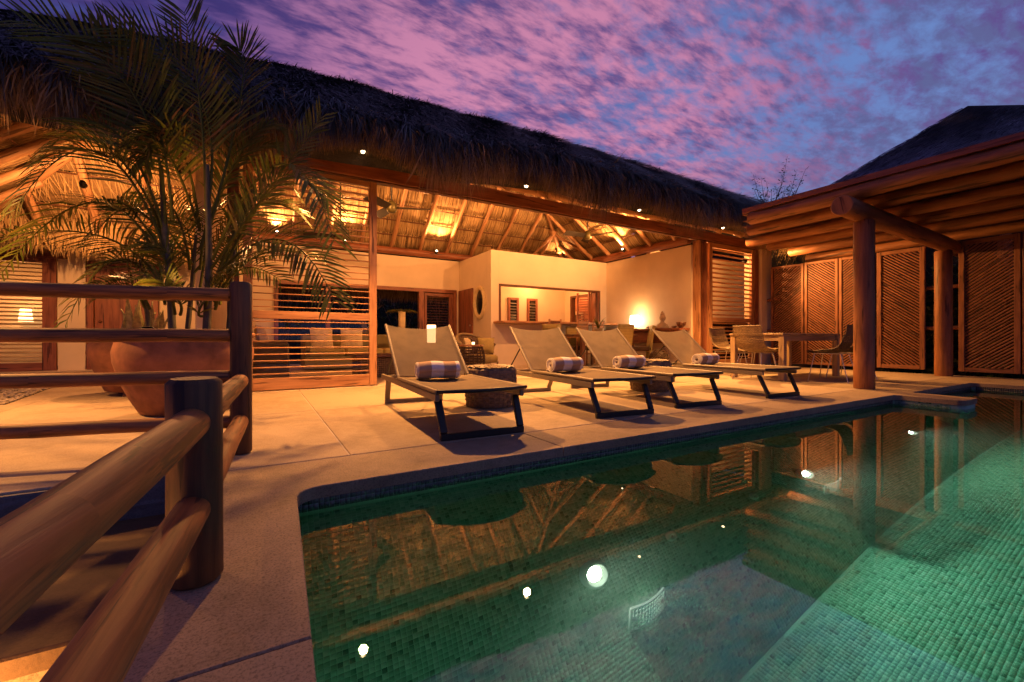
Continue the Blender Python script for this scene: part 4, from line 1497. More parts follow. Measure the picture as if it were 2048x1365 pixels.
# ================================================================== SUN LOUNGERS
def lounger(label, loc, rz):
    t = thing('sun_lounger', label, 'sun lounger', loc, rz, 'sun loungers along the pool')
    W = .325
    for s in (-1, 1):
        m = MB(); m.bar((s * (W - .012), .13, .275), (s * (W - .012), 1.98, .275), .03, .05, bev=.006); m.build('side_rail', ALU, t)
    for y in (.5, 1.16, 1.95):
        m = MB(); m.bar((-W + .03, y, .27), (W - .03, y, .27), .03, .03); m.build('crossbar', ALU, t)
    for nm, y0, y1, mat in (('front_leg', .20, .10, ALU_DARK), ('rear_leg', 1.80, 1.92, ALU)):
        m = MB()
        for s in (-1, 1):
            m.bar((s * (W - .035), y0, .252), (s * (W - .045), y1, .045), .05, .028, (0, 1, 0), .005)
        m.bar((-W + .02, y1, .022), (W - .02, y1, .022), .032, .044, bev=.005)
        m.build(nm, mat, t)
    # seat sling with a bowed foot end
    def seat(u, v):
        x = (u - .5) * 2 * W * .96
        y0 = .10 - .10 * (1 - (2 * u - 1) ** 2)
        y = y0 + (1.20 - y0) * v
        return (x, y, .325 - .030 * (1 - (2 * u - 1) ** 2) * min(1, v * 2.5) * min(1, (1 - v) * 5 + .5) + .012 * (1 - abs(2 * u - 1)) * max(0, 1 - v * 8))
    m = MB(); m.grid(seat, 14, 14, True, .008); m.build('seat_sling', SEAT_SLING, t)
    m = MB(); m.tube([(x * W, .10 - .115 * (1 - x * x), .318 + .008 * (1 - x * x)) for x in np.linspace(-1, 1, 15)], .013, 8); m.build('foot_bar', ALU_DARK, t)
    for s in (-1, 1):
        m = MB(); m.tube([(s * W, .10, .318), (s * W, 1.22, .318)], .014, 8); m.build('seat_tube', ALU, t)
    # backrest
    A = math.radians(41)
    Lb = .72
    def bk(x, l, sag=0):
        return (x, 1.22 + l * math.cos(A) + sag * math.sin(A), .325 + l * math.sin(A) - sag * math.cos(A))
    for s in (-1, 1):
        m = MB(); m.tube([bk(s * W, 0), bk(s * W, Lb)], .014, 8); m.build('back_frame', ALU, t)
    def back(u, v):
        q = 1 - (2 * u - 1) ** 2
        return bk((u - .5) * 2 * W * .97, (.015 + (Lb - .015 - .022 * q) * v), .03 * q * (.4 + .6 * v))
    m = MB(); m.grid(back, 14, 10, True); m.build('back_sling', SLING, t)
    m = MB()
    for s in (-1, 1):
        m.tube([bk(s * (W - .04), .42, .06), (s * (W - .04), 1.93, .26)], .008, 6)
    m.tube([bk(-W + .04, .42, .06), bk(W - .04, .42, .06)], .008, 6)
    m.build('back_stay', ALU_DARK, t)
    return t


L1 = lounger('nearest sun lounger in front of the louvred panel', (1.31, 2.52, 0), -.055)
lspec = [((2.70, 2.60, 0), -.10, 'second sun lounger, in front of the serving hatch corner'),
         ((3.70, 2.62, 0), -.10, 'third sun lounger, in front of the olive dining chairs'),
         ((5.14, 2.58, 0), -.045, 'farthest sun lounger, beside the outdoor dining table')]
LNG = [L1]
for loc, rz, lab in lspec:
    LNG.append(copy_tree(L1, label=lab, loc=loc, rz=rz))

# rolled towels
tw, nt, b = new_mat('striped_towel')
tcx = nd(nt, 'ShaderNodeTexCoord').outputs['Object']
sx = nd(nt, 'ShaderNodeSeparateXYZ', {0: tcx}).outputs[0]
wv = nd(nt, 'ShaderNodeMath', {0: sx, 1: 4.7, 2: .30}, operation='MULTIPLY_ADD').outputs[0]
fr_ = nd(nt, 'ShaderNodeMath', {0: wv}, operation='FRACT').outputs[0]
gt = nd(nt, 'ShaderNodeMapRange', {0: fr_, 1: .47, 2: .53}).outputs[0]
mx = nd(nt, 'ShaderNodeMix', data_type='RGBA')
nt.links.new(gt, mx.inputs[0])
mx.inputs[6].default_value = (.74, .70, .64, 1)
mx.inputs[7].default_value = (.42, .29, .18, 1)
nt.links.new(mx.outputs[2], b.inputs['Base Color'])
b.inputs['Roughness'].default_value = .95
nz = nd(nt, 'ShaderNodeTexNoise', {'Vector': tcx, 'Scale': 220.0, 'Detail': 3.0}).outputs['Fac']
bump(nt, b, nz, .6, .004)


def towel_mesh():
    m = MB()
    pts = []
    N = 90
    for k in range(N + 1):
        a = k / N * 2 * PI * 3.4
        r = .012 + .066 * (k / N) ** .85
        pts.append((r * math.cos(a + .6), r * math.sin(a + .6) * .92))
    pts += [(.088, -.045), (.080, -.074)]
    th = .011
    def f(u, v, o):
        k = min(int(round(v * (len(pts) - 1))), len(pts) - 1)
        y, z = pts[k]
        q = math.hypot(y, z) or 1
        e = abs(2 * u - 1)
        return ((u - .5) * .36 + .004 * math.sin(k * .3), y * (1 - o / q) * (1 - .04 * e ** 6), z * (1 - o / q) * (1 - .04 * e ** 6) + .004 * math.sin(u * 9 + k * .05))
    m.grid(lambda u, v: f(u, v, 0), 16, len(pts) - 1, True, th)
    return m.mesh('towel', tw)


tme = towel_mesh()
tlab = ['striped rolled towel with bluish shadow side on the nearest sun lounger', 'striped rolled towel on the second sun lounger', 'striped rolled towel on the third sun lounger', 'striped rolled towel on the farthest sun lounger']
for k, lg_ in enumerate(LNG):
    o = link('rolled_towel', tme)
    tag(o, tlab[k], 'towel', 'rolled towels on the sun loungers')
    R = Matrix.Rotation(lg_.rotation_euler.z, 3, 'Z')
    p = Vector(lg_.location) + R @ Vector((-.02 + .02 * (k % 2), 1.06 + .02 * k, .385))
    o.location = p
    o.rotation_euler = (0, 0, lg_.rotation_euler.z + (-.12, .05, .0, .03)[k])


# ================================================================== WICKER
def weave(m, f, nu, nv, amp, hw, u0=0.0, u1=1.0, closed=True, stake_w=.004, both=True):
    """f(u, v) -> (point, outward normal); nv weavers run along u over nu stakes"""
    for j in range(nv):
        v = (j + .5) / nv
        pts = []
        S2 = nu * 2
        for i in range(S2 + (0 if closed else 1)):
            u = u0 + (u1 - u0) * i / S2
            p, n = f(u, v)
            p2, _ = f(u, min(1, v + .01))
            w = amp * (1 if ((i // 2 + j) % 2) else -1) * (1 if i % 2 == 0 else 0)
            pts.append((p + n * w, (p2 - p).normalized()))
        verts, faces = [], []
        for p, t in pts:
            verts += [p - t * hw, p + t * hw]
        K = len(pts)
        for i in range(K if closed else K - 1):
            a, b_ = 2 * i, 2 * ((i + 1) % K)
            faces.append([a, b_, b_ + 1, a + 1])
        m.add(verts, faces, None, False)
    for i in range(nu + (0 if closed else 1)):
        u = u0 + (u1 - u0) * i / nu
        ps = [f(u, v)[0] for v in np.linspace(0, 1, 7)]
        m.tube(ps, stake_w, 4, cap=False)


def stool(label, loc):
    t = thing('wicker_stool', label, 'stool', loc, 0, 'wicker drum stools between the loungers')
    R, H = .255, .40
    def side(u, v):
        a = 2 * PI * u
        z = .01 + (H - .03) * v
        r = R * (.90 + .10 * math.sin(min(1, v * 1.15) * PI * .62)) - (.02 * max(0, (v - .9) / .1) ** 2)
        return Vector((r * math.cos(a), r * math.sin(a), z)), Vector((math.cos(a), math.sin(a), 0))
    m = MB(); weave(m, side, 30, 17, .009, .0105, stake_w=.005); m.build('woven_side', WICKER, t)
    def top(u, v):
        a = 2 * PI * u
        r = .02 + (R - .035) * (1 - v)
        return Vector((r * math.cos(a), r * math.sin(a), H - .004 - .012 * (r / R) ** 6)), Vector((0, 0, 1))
    m = MB(); weave(m, top, 28, 11, .005, .0100, stake_w=.004); m.build('woven_top', WICKER, t)
    m = MB(); m.lathe([(R * .80, .012), (R * .88, .2), (R * .86, H - .04), (0, H - .030)], 32); m.build('lining', WICKER_DARK, t)
    return t


st1 = stool('round wicker drum stool between the first and second loungers', (1.98, 3.80, 0))
copy_tree(st1, label='round wicker drum stool between the third and farthest loungers', loc=(4.32, 3.88, 0), rz=.4)

# outdoor dining table and chairs
tb = thing('dining_table', 'pale wooden outdoor dining table under the pergola', 'table', (7.95, 4.10, 0))
for k in range(6):
    m = MB(); m.box((0, -.44 + .0875 + k * .148 - .015, .735), (1.86, .145, .032), bev=.004); m.build('plank', W_TABLE, tb)
m = MB()
for s in (-1, 1):
    m.bar((-.84, s * .40, .672), (.84, s * .40, .672), .03, .09); m.bar((s * .88, -.38, .672), (s * .88, .38, .672), .03, .09)
m.build('apron', W_TABLE, tb)
for sx_ in (-1, 1):
    for sy_ in (-1, 1):
        m = MB()
        x, y = sx_ * .865, sy_ * .40
        m.bar((x, y, 0), (x, y, .718), .085, .085, (0, 1, 0)); m.build('leg', W_TABLE, tb)


def wicker_chair(label, loc, rz):
    """rz 0 faces +y"""
    t = thing('wicker_chair', label, 'chair', loc, rz, 'wicker chairs round the outdoor table')
    prof = [(-.30, .86), (-.285, .72), (-.25, .58), (-.19, .49), (-.08, .445), (.06, .435), (.20, .445), (.26, .44)]
    def pp(s):
        x = s * (len(prof) - 1)
        i = min(int(x), len(prof) - 2)
        f_ = x - i
        return prof[i][0] * (1 - f_) + prof[i + 1][0] * f_, prof[i][1] * (1 - f_) + prof[i + 1][1] * f_
    def shell(u, v):
        y, z = pp(v)
        y2, z2 = pp(min(1, v + .02)); y1, z1 = pp(max(0, v - .02))
        ty, tz = y2 - y1, z2 - z1
        q = math.hypot(ty, tz)
        n = Vector((0, -tz / q, ty / q))
        if n.z < 0:
            n = -n
        hw = .235 - .02 * abs(v - .4)
        x = (2 * u - 1) * hw
        cv = (2 * u - 1) ** 2
        p = Vector((x, y, z)) + n * (.055 * cv * (1.0 if .15 < v < .75 else .55))
        return p, n
    m = MB(); weave(m, shell, 22, 40, .003, .0105, closed=False, stake_w=.003); m.build('woven_shell', WICKER_PALE, t)
    m = MB()
    for u in (0, 1):
        m.tube([shell(u, v)[0] for v in np.linspace(0, 1, 15)], .008, 6)
    m.tube([shell(u, 0)[0] for u in np.linspace(0, 1, 9)], .008, 6)
    m.tube([shell(u, 1)[0] for u in np.linspace(0, 1, 9)], .008, 6)
    m.build('rim', WICKER_PALE, t)
    for s in (-1, 1):
        m = MB(); m.bar((s * .17, -.20, .43), (s * .17, .20, .43), .012, .012); m.build('seat_frame', STEEL, t)
    for sx_ in (-1, 1):
        for a, b_ in ((-.17, -.28), (.17, .24)):
            m = MB(); m.tube([(sx_ * .17, a, .43), (sx_ * .23, b_, 0)], .007, 6); m.build('leg', STEEL, t)
    return t


def wicker_chair_shade_painted(label, loc, rz):
    global WICKER_PALE
    keep = WICKER_PALE
    WICKER_PALE = WICKER_DARK  # darker wicker puts the chairs' unlit side into their colour
    t = wicker_chair(label, loc, rz)
    WICKER_PALE = keep
    return t


wc = wicker_chair('wicker chair at the near end of the outdoor table with its back to the loungers', (6.93, 4.02, 0), -PI / 2)
for lab, loc, rz in (('darkened wicker chair with painted-in shade at the poolside of the outdoor table, left of the pair', (7.72, 3.30, 0), .10),
                     ('darkened wicker chair with painted-in shade at the poolside of the table, half behind the column', (8.42, 3.34, 0), -.06),
                     ('wicker chair on the far side of the outdoor table by the pillar', (7.55, 4.88, 0), PI),
                     ('wicker chair on the far side of the outdoor table near the trellis', (8.45, 4.88, 0), PI - .1)):
    if lab.startswith('dark'):
        wicker_chair_shade_painted(lab, loc, rz)
    else:
        copy_tree(wc, label=lab, loc=loc, rz=rz)

# ================================================================== INTERIOR
# ceiling fans
def fan(label, x, y, z, rod, rot):
    t = thing('ceiling_fan', label, 'fan', (x, y, z), rot, 'ceiling fans under the thatch')
    m = MB(); m.log((0, 0, .1), (0, 0, rod), .014, 8); m.build('rod', ALU_DARK, t)
    m = MB(); m.lathe([(0, -.10), (.06, -.095), (.09, -.06), (.095, .06), (.06, .10), (.02, .13), (0, .13)], 18); m.build('motor', OLIVE_METAL, t)
    for k in range(3):
        a = k * 2 * PI / 3
        d = Vector((math.cos(a), math.sin(a), 0)); s = Vector((-math.sin(a), math.cos(a), 0))
        m = MB()
        m.grid(lambda u, v: d * (.09 + .60 * v) + s * ((u - .5) * (.12 + .06 * v)) + Vector((0, 0, .07 * (u - .5) - .01)), 3, 5, False, .010)
        m.build('blade', FAN_DARK, t)


FAN_DARK = plain('fan_blade', (.03, .022, .014), .6, bs=0)
OLIVE_METAL = plain('bronze_metal', (.10, .085, .03), .4, .4, bs=0)
fan('near ceiling fan on a long rod beside the tall door frame', 2.12, 8.0, 3.08, 1.55, -.35)
fan('farther ceiling fan near the hip rafters at the right', 7.05, 8.3, 3.22, .75, 1.0)
fan('ceiling fan half hidden behind the tall door frame', 1.45, 9.4, 2.78, 1.3, .9)


def spot_fixture(label, loc, target, w, ang=110, col=WARM2, grp='small spotlights under the thatch', bulb=True, drop=.06):
    t = thing('spotlight', label, 'spotlight', loc, 0, grp)
    v = (Vector(target) - Vector(loc)).normalized()
    R = v.to_track_quat('Z', 'Y').to_matrix()
    m = MB(); m.lathe([(0, -.09), (.03, -.085), (.045, -.02), (.048, .015), (.040, .015)], 14)
    m.v = [tuple(R @ Vector(p)) for p in m.v]; m.build('housing', ALU_DARK, t)
    if bulb:
        m = MB(); m.ball((0, 0, 0), .027, 10, 6)
        m.v = [tuple(R @ Vector(p)) for p in m.v]; m.build('bulb_glass', BULB, t)
    lamp('spot_beam', Vector(loc) + v * drop, w, col, 'SPOT', Vector(loc) + v * 2, ang, .7, .05, t)


RW = 470
spot_fixture('lit spotlight on the rear wall beam under the bright thatch', (3.93, 10.50, 2.90), (3.93, 9.0, 4.25), RW)
spot_fixture('lit spotlight on the rear wall beam seen through the louvres', (1.72, 10.50, 2.90), (1.72, 9.0, 4.25), RW)
spot_fixture('dim spotlight on the beam behind the louvres, left of the tall frame', (.35, 10.66, 2.98), (.35, 9.6, 4.6), RW * .6)
spot_fixture('lit spotlight on the right wall beam under the hip thatch', (7.98, 8.05, 2.93), (6.5, 8.05, 4.15), RW)
spot_fixture('added unseen spotlight above the kitchen wall lighting the forked rafters', (7.75, 10.35, 2.95), (7.2, 9.9, 4.2), 70)  # put in to brighten the thatch round the forked rafters
for k, (x, tx) in enumerate(((.9, 1.6), (3.1, 3.2), (5.3, 5.6), (7.3, 6.6))):
    spot_fixture(('first', 'second', 'third', 'fourth')[k] + ' inner spotlight behind the header beam, seen only in the water', (x, 6.55, 3.12), (tx, 9.7, (4.2, 1.9, 1.7, 4.2)[k]), (360, 230, 260, 360)[k], 122)
# spotlights under the eave that light the deck
for k, x in enumerate((-2.5, 1.06, 3.33, 5.61, 7.93)):
    spot_fixture(('eave spotlight left of the palm', 'eave spotlight above the nearest lounger', 'eave spotlight above the second lounger', 'eave spotlight above the farthest lounger', 'eave spotlight beside the pergola')[k], (x, 5.27, 2.865 if k else 2.57), (x, 4.62, 0), 900 if k else 760, 110, WARM, 'spotlights under the eave', True, .09)
    lamp('facade_wash', (x, 5.32, 2.74), 75, WARM, 'SPOT', (x + .1, 6.25, .3), 100, .8, .04)
spot_fixture('eave spotlight next to the cream pillar, aimed at the trellis', (9.75, 5.9, 2.45), (10.95, 2.7, .9), 520, 100, WARM, 'spotlights under the eave', False)
spot_fixture('terrace spotlight under the left thatch', (-2.2, 8.6, 2.9), (-2.6, 11.5, 1.9), 420, 150, bulb=False)
spot_fixture('terrace spotlight lighting the deck by the pots', (-.9, 7.2, 2.9), (-1.6, 5.6, 0), 380, 150, bulb=False)

# kitchen down lights
for k, (x, y) in enumerate(((6.2, 9.6), (7.6, 9.6), (6.9, 10.4))):
    t = thing('downlight', ('left', 'right', 'rear')[k] + ' round downlight in the kitchen ceiling', 'downlight', (x, y, 2.352), 0, 'kitchen downlights')
    m = MB(); m.lathe([(.07, 0), (.07, -.008), (.05, -.008)], 16); m.build('ring', STEEL, t)
    m = MB(); m.lathe([(.05, -.006), (.0, -.004)], 16); m.build('lens', BULB, t)
    lamp('downlight_beam', (x, y, 2.22), 38, WARM2, parent=t)
t = thing('pantry_lamp', 'hidden lamp over the oven in the pantry', 'lamp', (8.9, 11.2, 2.3))
m = MB(); m.lathe([(.07, 0), (.06, -.03), (0, -.035)], 14); m.build('lens', BULB, t)
lamp('pantry_light', (8.9, 11.2, 2.2), 110, WARM2, parent=t)
t = thing('wall_lamp', 'hidden lamp inside the right louvred room', 'lamp', (9.6, 7.5, 2.5))
m = MB(); m.lathe([(.07, -.1), (.06, .1)], 14); m.build('lamp_shade', SHADE, t)
lamp('wall_light', (9.6, 6.9, 2.5), 170, WARM2, parent=t)

# sofas, chairs, tables in the living room
def cushion(m, c, sx_, sy_, sz_, rot=0.0, tilt=0.0):
    R = Matrix.Rotation(rot, 3, 'Z') @ Matrix.Rotation(tilt, 3, 'X')
    N = 8
    verts, faces = [], []
    for side in (0, 1):
        for j in range(N + 1):
            for i in range(N + 1):
                u, v = i / N * 2 - 1, j / N * 2 - 1
                pu = (1 - abs(u) ** 3) * (1 - abs(v) ** 3)
                x = u * sx_ / 2 * (1 - .06 * (1 - v * v)); z = v * sz_ / 2 * (1 - .06 * (1 - u * u))
                y = (sy_ / 2) * (pu ** .6) * (1 if side else -1)
                verts.append(Vector(c) + R @ Vector((x, y, z)))
    W = N + 1
    for side in (0, 1):
        for j in range(N):
            for i in range(N):
                q = [side * W * W + j * W + i, side * W * W + j * W + i + 1, side * W * W + (j + 1) * W + i + 1, side * W * W + (j + 1) * W + i]
                faces.append(q if not side else q[::-1])
    m.add(verts, faces, None, True)


def sofa(label, loc, rz, w, n):
    t = thing('sofa', label, 'sofa', loc, rz, 'living room sofas')
    m = MB(); m.box((0, .0, .16), (w, .85, .26), bev=.02); m.build('base', SOFA, t)
    for k in range(n):
        x = -w / 2 + w * (k + .5) / n
        m = MB(); m.box((x, .06, .37), (w / n - .015, .72, .16), bev=.05); m.build('seat_cushion', OLIVE, t)
    m = MB(); m.box((0, -.37, .46), (w, .14, .60), bev=.04); m.build('backrest', SOFA, t)
    for s in (-1, 1):
        m = MB(); m.box((s * (w / 2 - .07), .03, .44), (.14, .78, .34), bev=.04); m.build('armrest', SOFA, t)
    return t


sofa('long olive sofa facing the deck under the rear opening', (2.0, 10.1, 0), PI, 2.4, 3)
sofa('dark olive sofa with its side to the louvres', (-.02, 8.1, 0), -PI / 2 + .0, 1.7, 2)
for k, (x, y, z, s, r, mat, lab) in enumerate(((1.15, 9.85, .66, .46, .15, CREAMF, 'pale cushion at the left on the long sofa'), (1.75, 9.85, .66, .46, -.1, CREAMF, 'pale cushion in the middle of the long sofa'), (2.75, 9.85, .66, .46, .1, OLIVE, 'olive cushion at the right on the long sofa'), (.05, 8.5, .68, .44, 1.4, CREAMF, 'pale cushion leaning on the side sofa'))):
    m = MB(); cushion(m, (0, 0, 0), s, .16, s, r, -.25); o = m.build('cushion', mat); o.location = (x, y, z); tag(o, lab, 'cushion', 'sofa cushions')
cd = thing('coffee_table', 'low dark coffee table with woven sides behind the nearest lounger', 'table', (1.95, 7.75, 0))
m = MB(); m.box((0, 0, .37), (1.15, .62, .05), bev=.01); m.build('tabletop', W_DARK, cd)
def cside(u, v):
    a = 2 * PI * u
    c_, s_ = math.cos(a), math.sin(a)
    q = max(abs(c_) / .52, abs(s_) / .27)
    return Vector((c_ / q, s_ / q, .02 + .31 * v)), Vector((c_, s_, 0))
m = MB(); weave(m, cside, 60, 9, .006, .010, stake_w=.005); m.build('woven_side', WICKER_PALE, cd)
m = MB(); m.box((0, 0, .17), (.9, .44, .3)); m.build('core', DARKF, cd)
cst = thing('console_table', 'narrow dark console behind the long sofa', 'table', (2.9, 10.62, 0))
m = MB(); m.box((0, 0, .73), (1.3, .3, .04)); m.build('tabletop', W_DARK, cst)
for s in (-1, 1):
    m = MB(); m.box((s * .6, 0, .355), (.05, .26, .71)); m.build('leg', W_DARK, cst)
vz = thing('vase', 'tall cream cylinder vase holding palm leaves by the rear opening', 'vase', (3.05, 10.55, .75))
m = MB(); m.lathe([(0, 0), (.08, 0), (.085, .3), (.088, .58), (.078, .58), (.075, .3)], 18); m.build('body', CREAMF, vz)
lf = thing('palm_leaves', 'cut palm leaves spreading from the cream vase', 'leaves', (3.05, 10.55, 1.30))
for k in range(11):
    a = k / 11 * 2 * PI
    m = MB()
    d = Vector((math.cos(a), math.sin(a), .75)).normalized()
    side = Vector((-math.sin(a), math.cos(a), 0))
    stem_ = [d * .38 * q + Vector((0, 0, -.22 * q * q)) for q in np.linspace(0, 1, 6)]
    m.tube(stem_, .004, 4)
    for q in np.linspace(.3, 1, 9):
        p = d * .38 * q + Vector((0, 0, -.22 * q * q))
        for s in (-1, 1):
            m.blade(p, (d * .6 + side * s + Vector((0, 0, -.2))).normalized(), d, Vector((0, 0, 1)), .17, .02, .25)
    m.build('leaf', LEAF, lf)
lt = thing('lantern', 'glowing white cylinder lantern behind the nearest lounger backrest', 'lantern', (3.05, 8.45, .56))
m = MB(); m.lathe([(0, 0), (.10, 0), (.10, .02), (0, .02)], 18); m.build('base', W_DARK, lt)
m = MB(); m.lathe([(.085, .02), (.09, .2), (.088, .38)], 20); m.build('lamp_shade', SHADE, lt)
lamp('lantern_light', (3.05, 8.45, 1.0), 10, WARM2, parent=lt)
sdt = thing('side_table', 'small dark side table under the glowing lantern', 'table', (3.05, 8.45, 0))
m = MB(); m.lathe([(0, .53), (.25, .53), (.25, .557), (0, .557)], 20); m.build('tabletop', W_DARK, sdt)
m = MB(); m.lathe([(.16, 0), (.05, .03), (.04, .5), (.1, .53)], 14); m.build('stem', W_DARK, sdt)

bk = thing('basket_table', 'dark open-weave barrel table holding a glass candle', 'table', (3.52, 7.65, 0))
def bs(u, v):
    a = 2 * PI * u
    r = .26 + .05 * math.sin(PI * v)
    return Vector((r * math.cos(a), r * math.sin(a), .01 + .5 * v)), Vector((math.cos(a), math.sin(a), 0))
m = MB(); weave(m, bs, 22, 9, .012, .012, stake_w=.009); m.build('woven_side', WICKER_DARK, bk)
m = MB(); m.lathe([(0, .515), (.29, .515), (.29, .545), (0, .545)], 24); m.build('tabletop', W_FRAME, bk)
gl_ = thing('candle_glass', 'small glass candle holder on the barrel table', 'candle', (3.58, 7.58, .546))
m = MB(); m.lathe([(0, 0), (.035, 0), (.045, .06), (.04, .11)], 14); m.build('glass', PANE, gl_)
m = MB(); m.lathe([(0, .004), (.028, .004), (.028, .05), (0, .05)], 10); m.build('wax', SHADE, gl_)

ac = thing('wicker_armchair', 'wicker armchair with curled arms beside the oval window', 'armchair', (4.02, 8.25, 0), .35)
def arm(u, v):
    a = PI * (1.05 * u - .02)
    r = .40 + .08 * v
    return Vector((r * math.cos(a), r * math.sin(a) * .9, .18 + (.36 + .22 * math.sin(a)) * v)), Vector((math.cos(a), math.sin(a), 0))
m = MB(); weave(m, arm, 30, 16, .006, .012, closed=False, stake_w=.006); m.build('woven_back', WICKER_PALE, ac)
m = MB(); m.tube([arm(u, 1)[0] for u in np.linspace(0, 1, 24)], .035, 8); m.build('rim', WICKER_PALE, ac)
m = MB(); m.lathe([(0, .16), (.40, .16), (.41, .28), (.36, .32), (0, .33)], 22); m.build('seat_cushion', OLIVE, ac)
for s in (-1, 1):
    for q in (-1, 1):
        m = MB(); m.log((s * .28, q * .26, 0), (s * .30, q * .28, .18), .02, 8); m.build('leg', WICKER_PALE, ac)
for (x, y, r, mat, lab) in ((3.83, 8.38, .9, CREAMF, 'pale cushion on the wicker armchair'), (4.05, 8.45, .2, DARKF, 'dark brown cushion on the wicker armchair'), (4.22, 8.30, -.6, OLIVE, 'round olive cushion on the wicker armchair')):
    m = MB(); cushion(m, (0, 0, 0), .36, .15, .34, r, -.2); o = m.build('cushion', mat); o.location = (x, y, .52); tag(o, lab, 'cushion', 'armchair cushions')

# indoor dining table, upholstered chairs, bar stools
dt = thing('indoor_table', 'dark wooden dining table inside in front of the console', 'table', (6.75, 7.65, 0))
m = MB(); m.box((0, 0, .735), (1.7, .95, .05), bev=.006); m.build('tabletop', W_DARK, dt)
for sx_ in (-1, 1):
    for sy_ in (-1, 1):
        m = MB(); m.box((sx_ * .72, sy_ * .38, .355), (.09, .09, .71)); m.build('leg', W_DARK, dt)


def uph(label, loc, rz):
    t = thing('upholstered_chair', label, 'chair', loc, rz, 'olive chairs round the indoor table')
    m = MB(); m.box((0, 0, .43), (.46, .46, .10), bev=.03); m.build('seat', DARKF, t)
    m = MB(); m.grid(lambda u, v: ((u - .5) * .46, -.21 - .09 * v * v - .01, .12 + .84 * v), 6, 8, True, .06); m.build('backrest', OLIVE, t)
    for sx_ in (-1, 1):
        m = MB(); m.box((sx_ * .20, .19, .19), (.045, .045, .38)); m.build('leg', W_TABLE, t)
        m = MB(); m.bar((sx_ * .20, -.20, .0), (sx_ * .20, -.20, .40), .045, .045, (0, 1, 0)); m.build('leg', W_TABLE, t)
    return t


u1 = uph('olive upholstered chair at the left end of the indoor table', (5.62, 7.55, 0), -PI / 2 + .25)
for lab, loc, rz in (('olive upholstered chair with its broad back to the deck', (6.75, 7.0, 0), .1), ('olive upholstered chair at the far side of the indoor table', (6.9, 8.4, 0), PI), ('olive upholstered chair at the right end seen from its side', (7.75, 7.25, 0), .9)):
    copy_tree(u1, label=lab, loc=loc, rz=rz)


def bstool(label, loc, rz):
    t = thing('bar_stool', label, 'bar stool', loc, rz, 'wooden bar stools at the serving counter')
    m = MB(); m.box((0, 0, .70), (.40, .38, .04), bev=.01); m.build('seat', W_FRAME, t)
    for sx_ in (-1, 1):
        m = MB(); m.bar((sx_ * .17, -.17, 0), (sx_ * .16, -.22, 1.12), .035, .035, (0, 1, 0)); m.build('leg', W_FRAME, t)
        m = MB(); m.bar((sx_ * .17, .17, 0), (sx_ * .16, .15, .68), .035, .035, (0, 1, 0)); m.build('leg', W_FRAME, t)
    for z in (.88, .96, 1.06):
        m = MB(); m.box((0, -.205 - (z - .8) * .05, z), (.32, .016, .055)); m.build('back_slat', W_FRAME, t)
    m = MB(); m.box((0, .16, .28), (.32, .025, .04)); m.build('footrest', W_FRAME, t)
    return t


b1 = bstool('left wooden bar stool by the tap in the hatch', (5.98, 8.42, 0), 0)
copy_tree(b1, label='middle wooden bar stool in front of the pantry doorway', loc=(6.80, 8.42, 0), rz=.06)
copy_tree(b1, label='right wooden bar stool in front of the folded shutters', loc=(7.35, 8.45, 0), rz=-.05)

# console things
lp = thing('table_lamp', 'bright glowing table lamp on the console by the cream wall', 'lamp', (8.12, 7.78, .902))
m = MB(); m.lathe([(0, 0), (.08, 0), (.07, .02), (.02, .03), (.02, .06)], 14); m.build('base', W_DARK, lp)
m = MB(); m.lathe([(.10, .06), (.12, .2), (.10, .34)], 18); m.build('lamp_shade', glow('table_lamp_shade', (1, .78, .45), 14.0), lp)
lamp('table_light', (8.0, 7.78, 1.35), 10, WARM2, parent=lp)
bt = thing('stone_bust', 'pale stone bust with a topknot on the console', 'statue', (8.12, 6.92, .902), -1.9)
m = MB()
m.ball((0, 0, .05), (.15, .09, .09), 20, 10)
m.lathe([(.15, -.0), (.155, .03), (.12, .09), (.05, .13), (.04, .18)], 18)
m.ball((0, .005, .245), (.062, .072, .085), 18, 12)
m.ball((0, .0, .33), (.05, .055, .035), 14, 8)
m.ball((0, .0, .365), (.028, .028, .035), 12, 8)
m.ball((0, .075, .24), (.012, .014, .025), 8, 6)
for s in (-1, 1):
    m.ball((s * .062, 0, .235), (.010, .018, .04), 8, 6)
    m.ball((s * .025, .063, .262), (.014, .008, .006), 8, 5)
m.ball((0, .066, .205), (.022, .010, .007), 8, 5)
m.build('figure', SAND, bt)
for k, (y, r, lab) in enumerate(((7.35, .05, 'pinkish shell nearest the glowing lamp'), (7.18, .035, 'small brown shell between lamp and bust'), (6.60, .055, 'pale shell to the right of the bust'), (6.45, .04, 'small pale shell beside the dark bowl'))):
    m = MB()
    m.tube([(math.cos(a) * r * (1 - a / 14), math.sin(a) * r * (1 - a / 14), .0 + a * .003) for a in np.linspace(0, 11, 30)], [r * .55 * (1 - i / 33) for i in range(30)], 7)
    o = m.build('shell', SAND); o.location = (8.15, y, .902 + r * .5); tag(o, lab, 'shell', 'shells on the console')
m = MB(); m.lathe([(0, .0), (.05, .0), (.045, .015), (.09, .06), (.115, .13), (.105, .13), (.08, .07), (0, .03)], 18)
o = m.build('bowl', W_DARK); o.location = (8.12, 6.40, .902); tag(o, 'dark wooden bowl at the near end of the console', 'bowl')
rb = thing('rattan_ball', 'openwork rattan ball on the floor under the console', 'ball', (7.78, 6.72, .225))
m = MB()
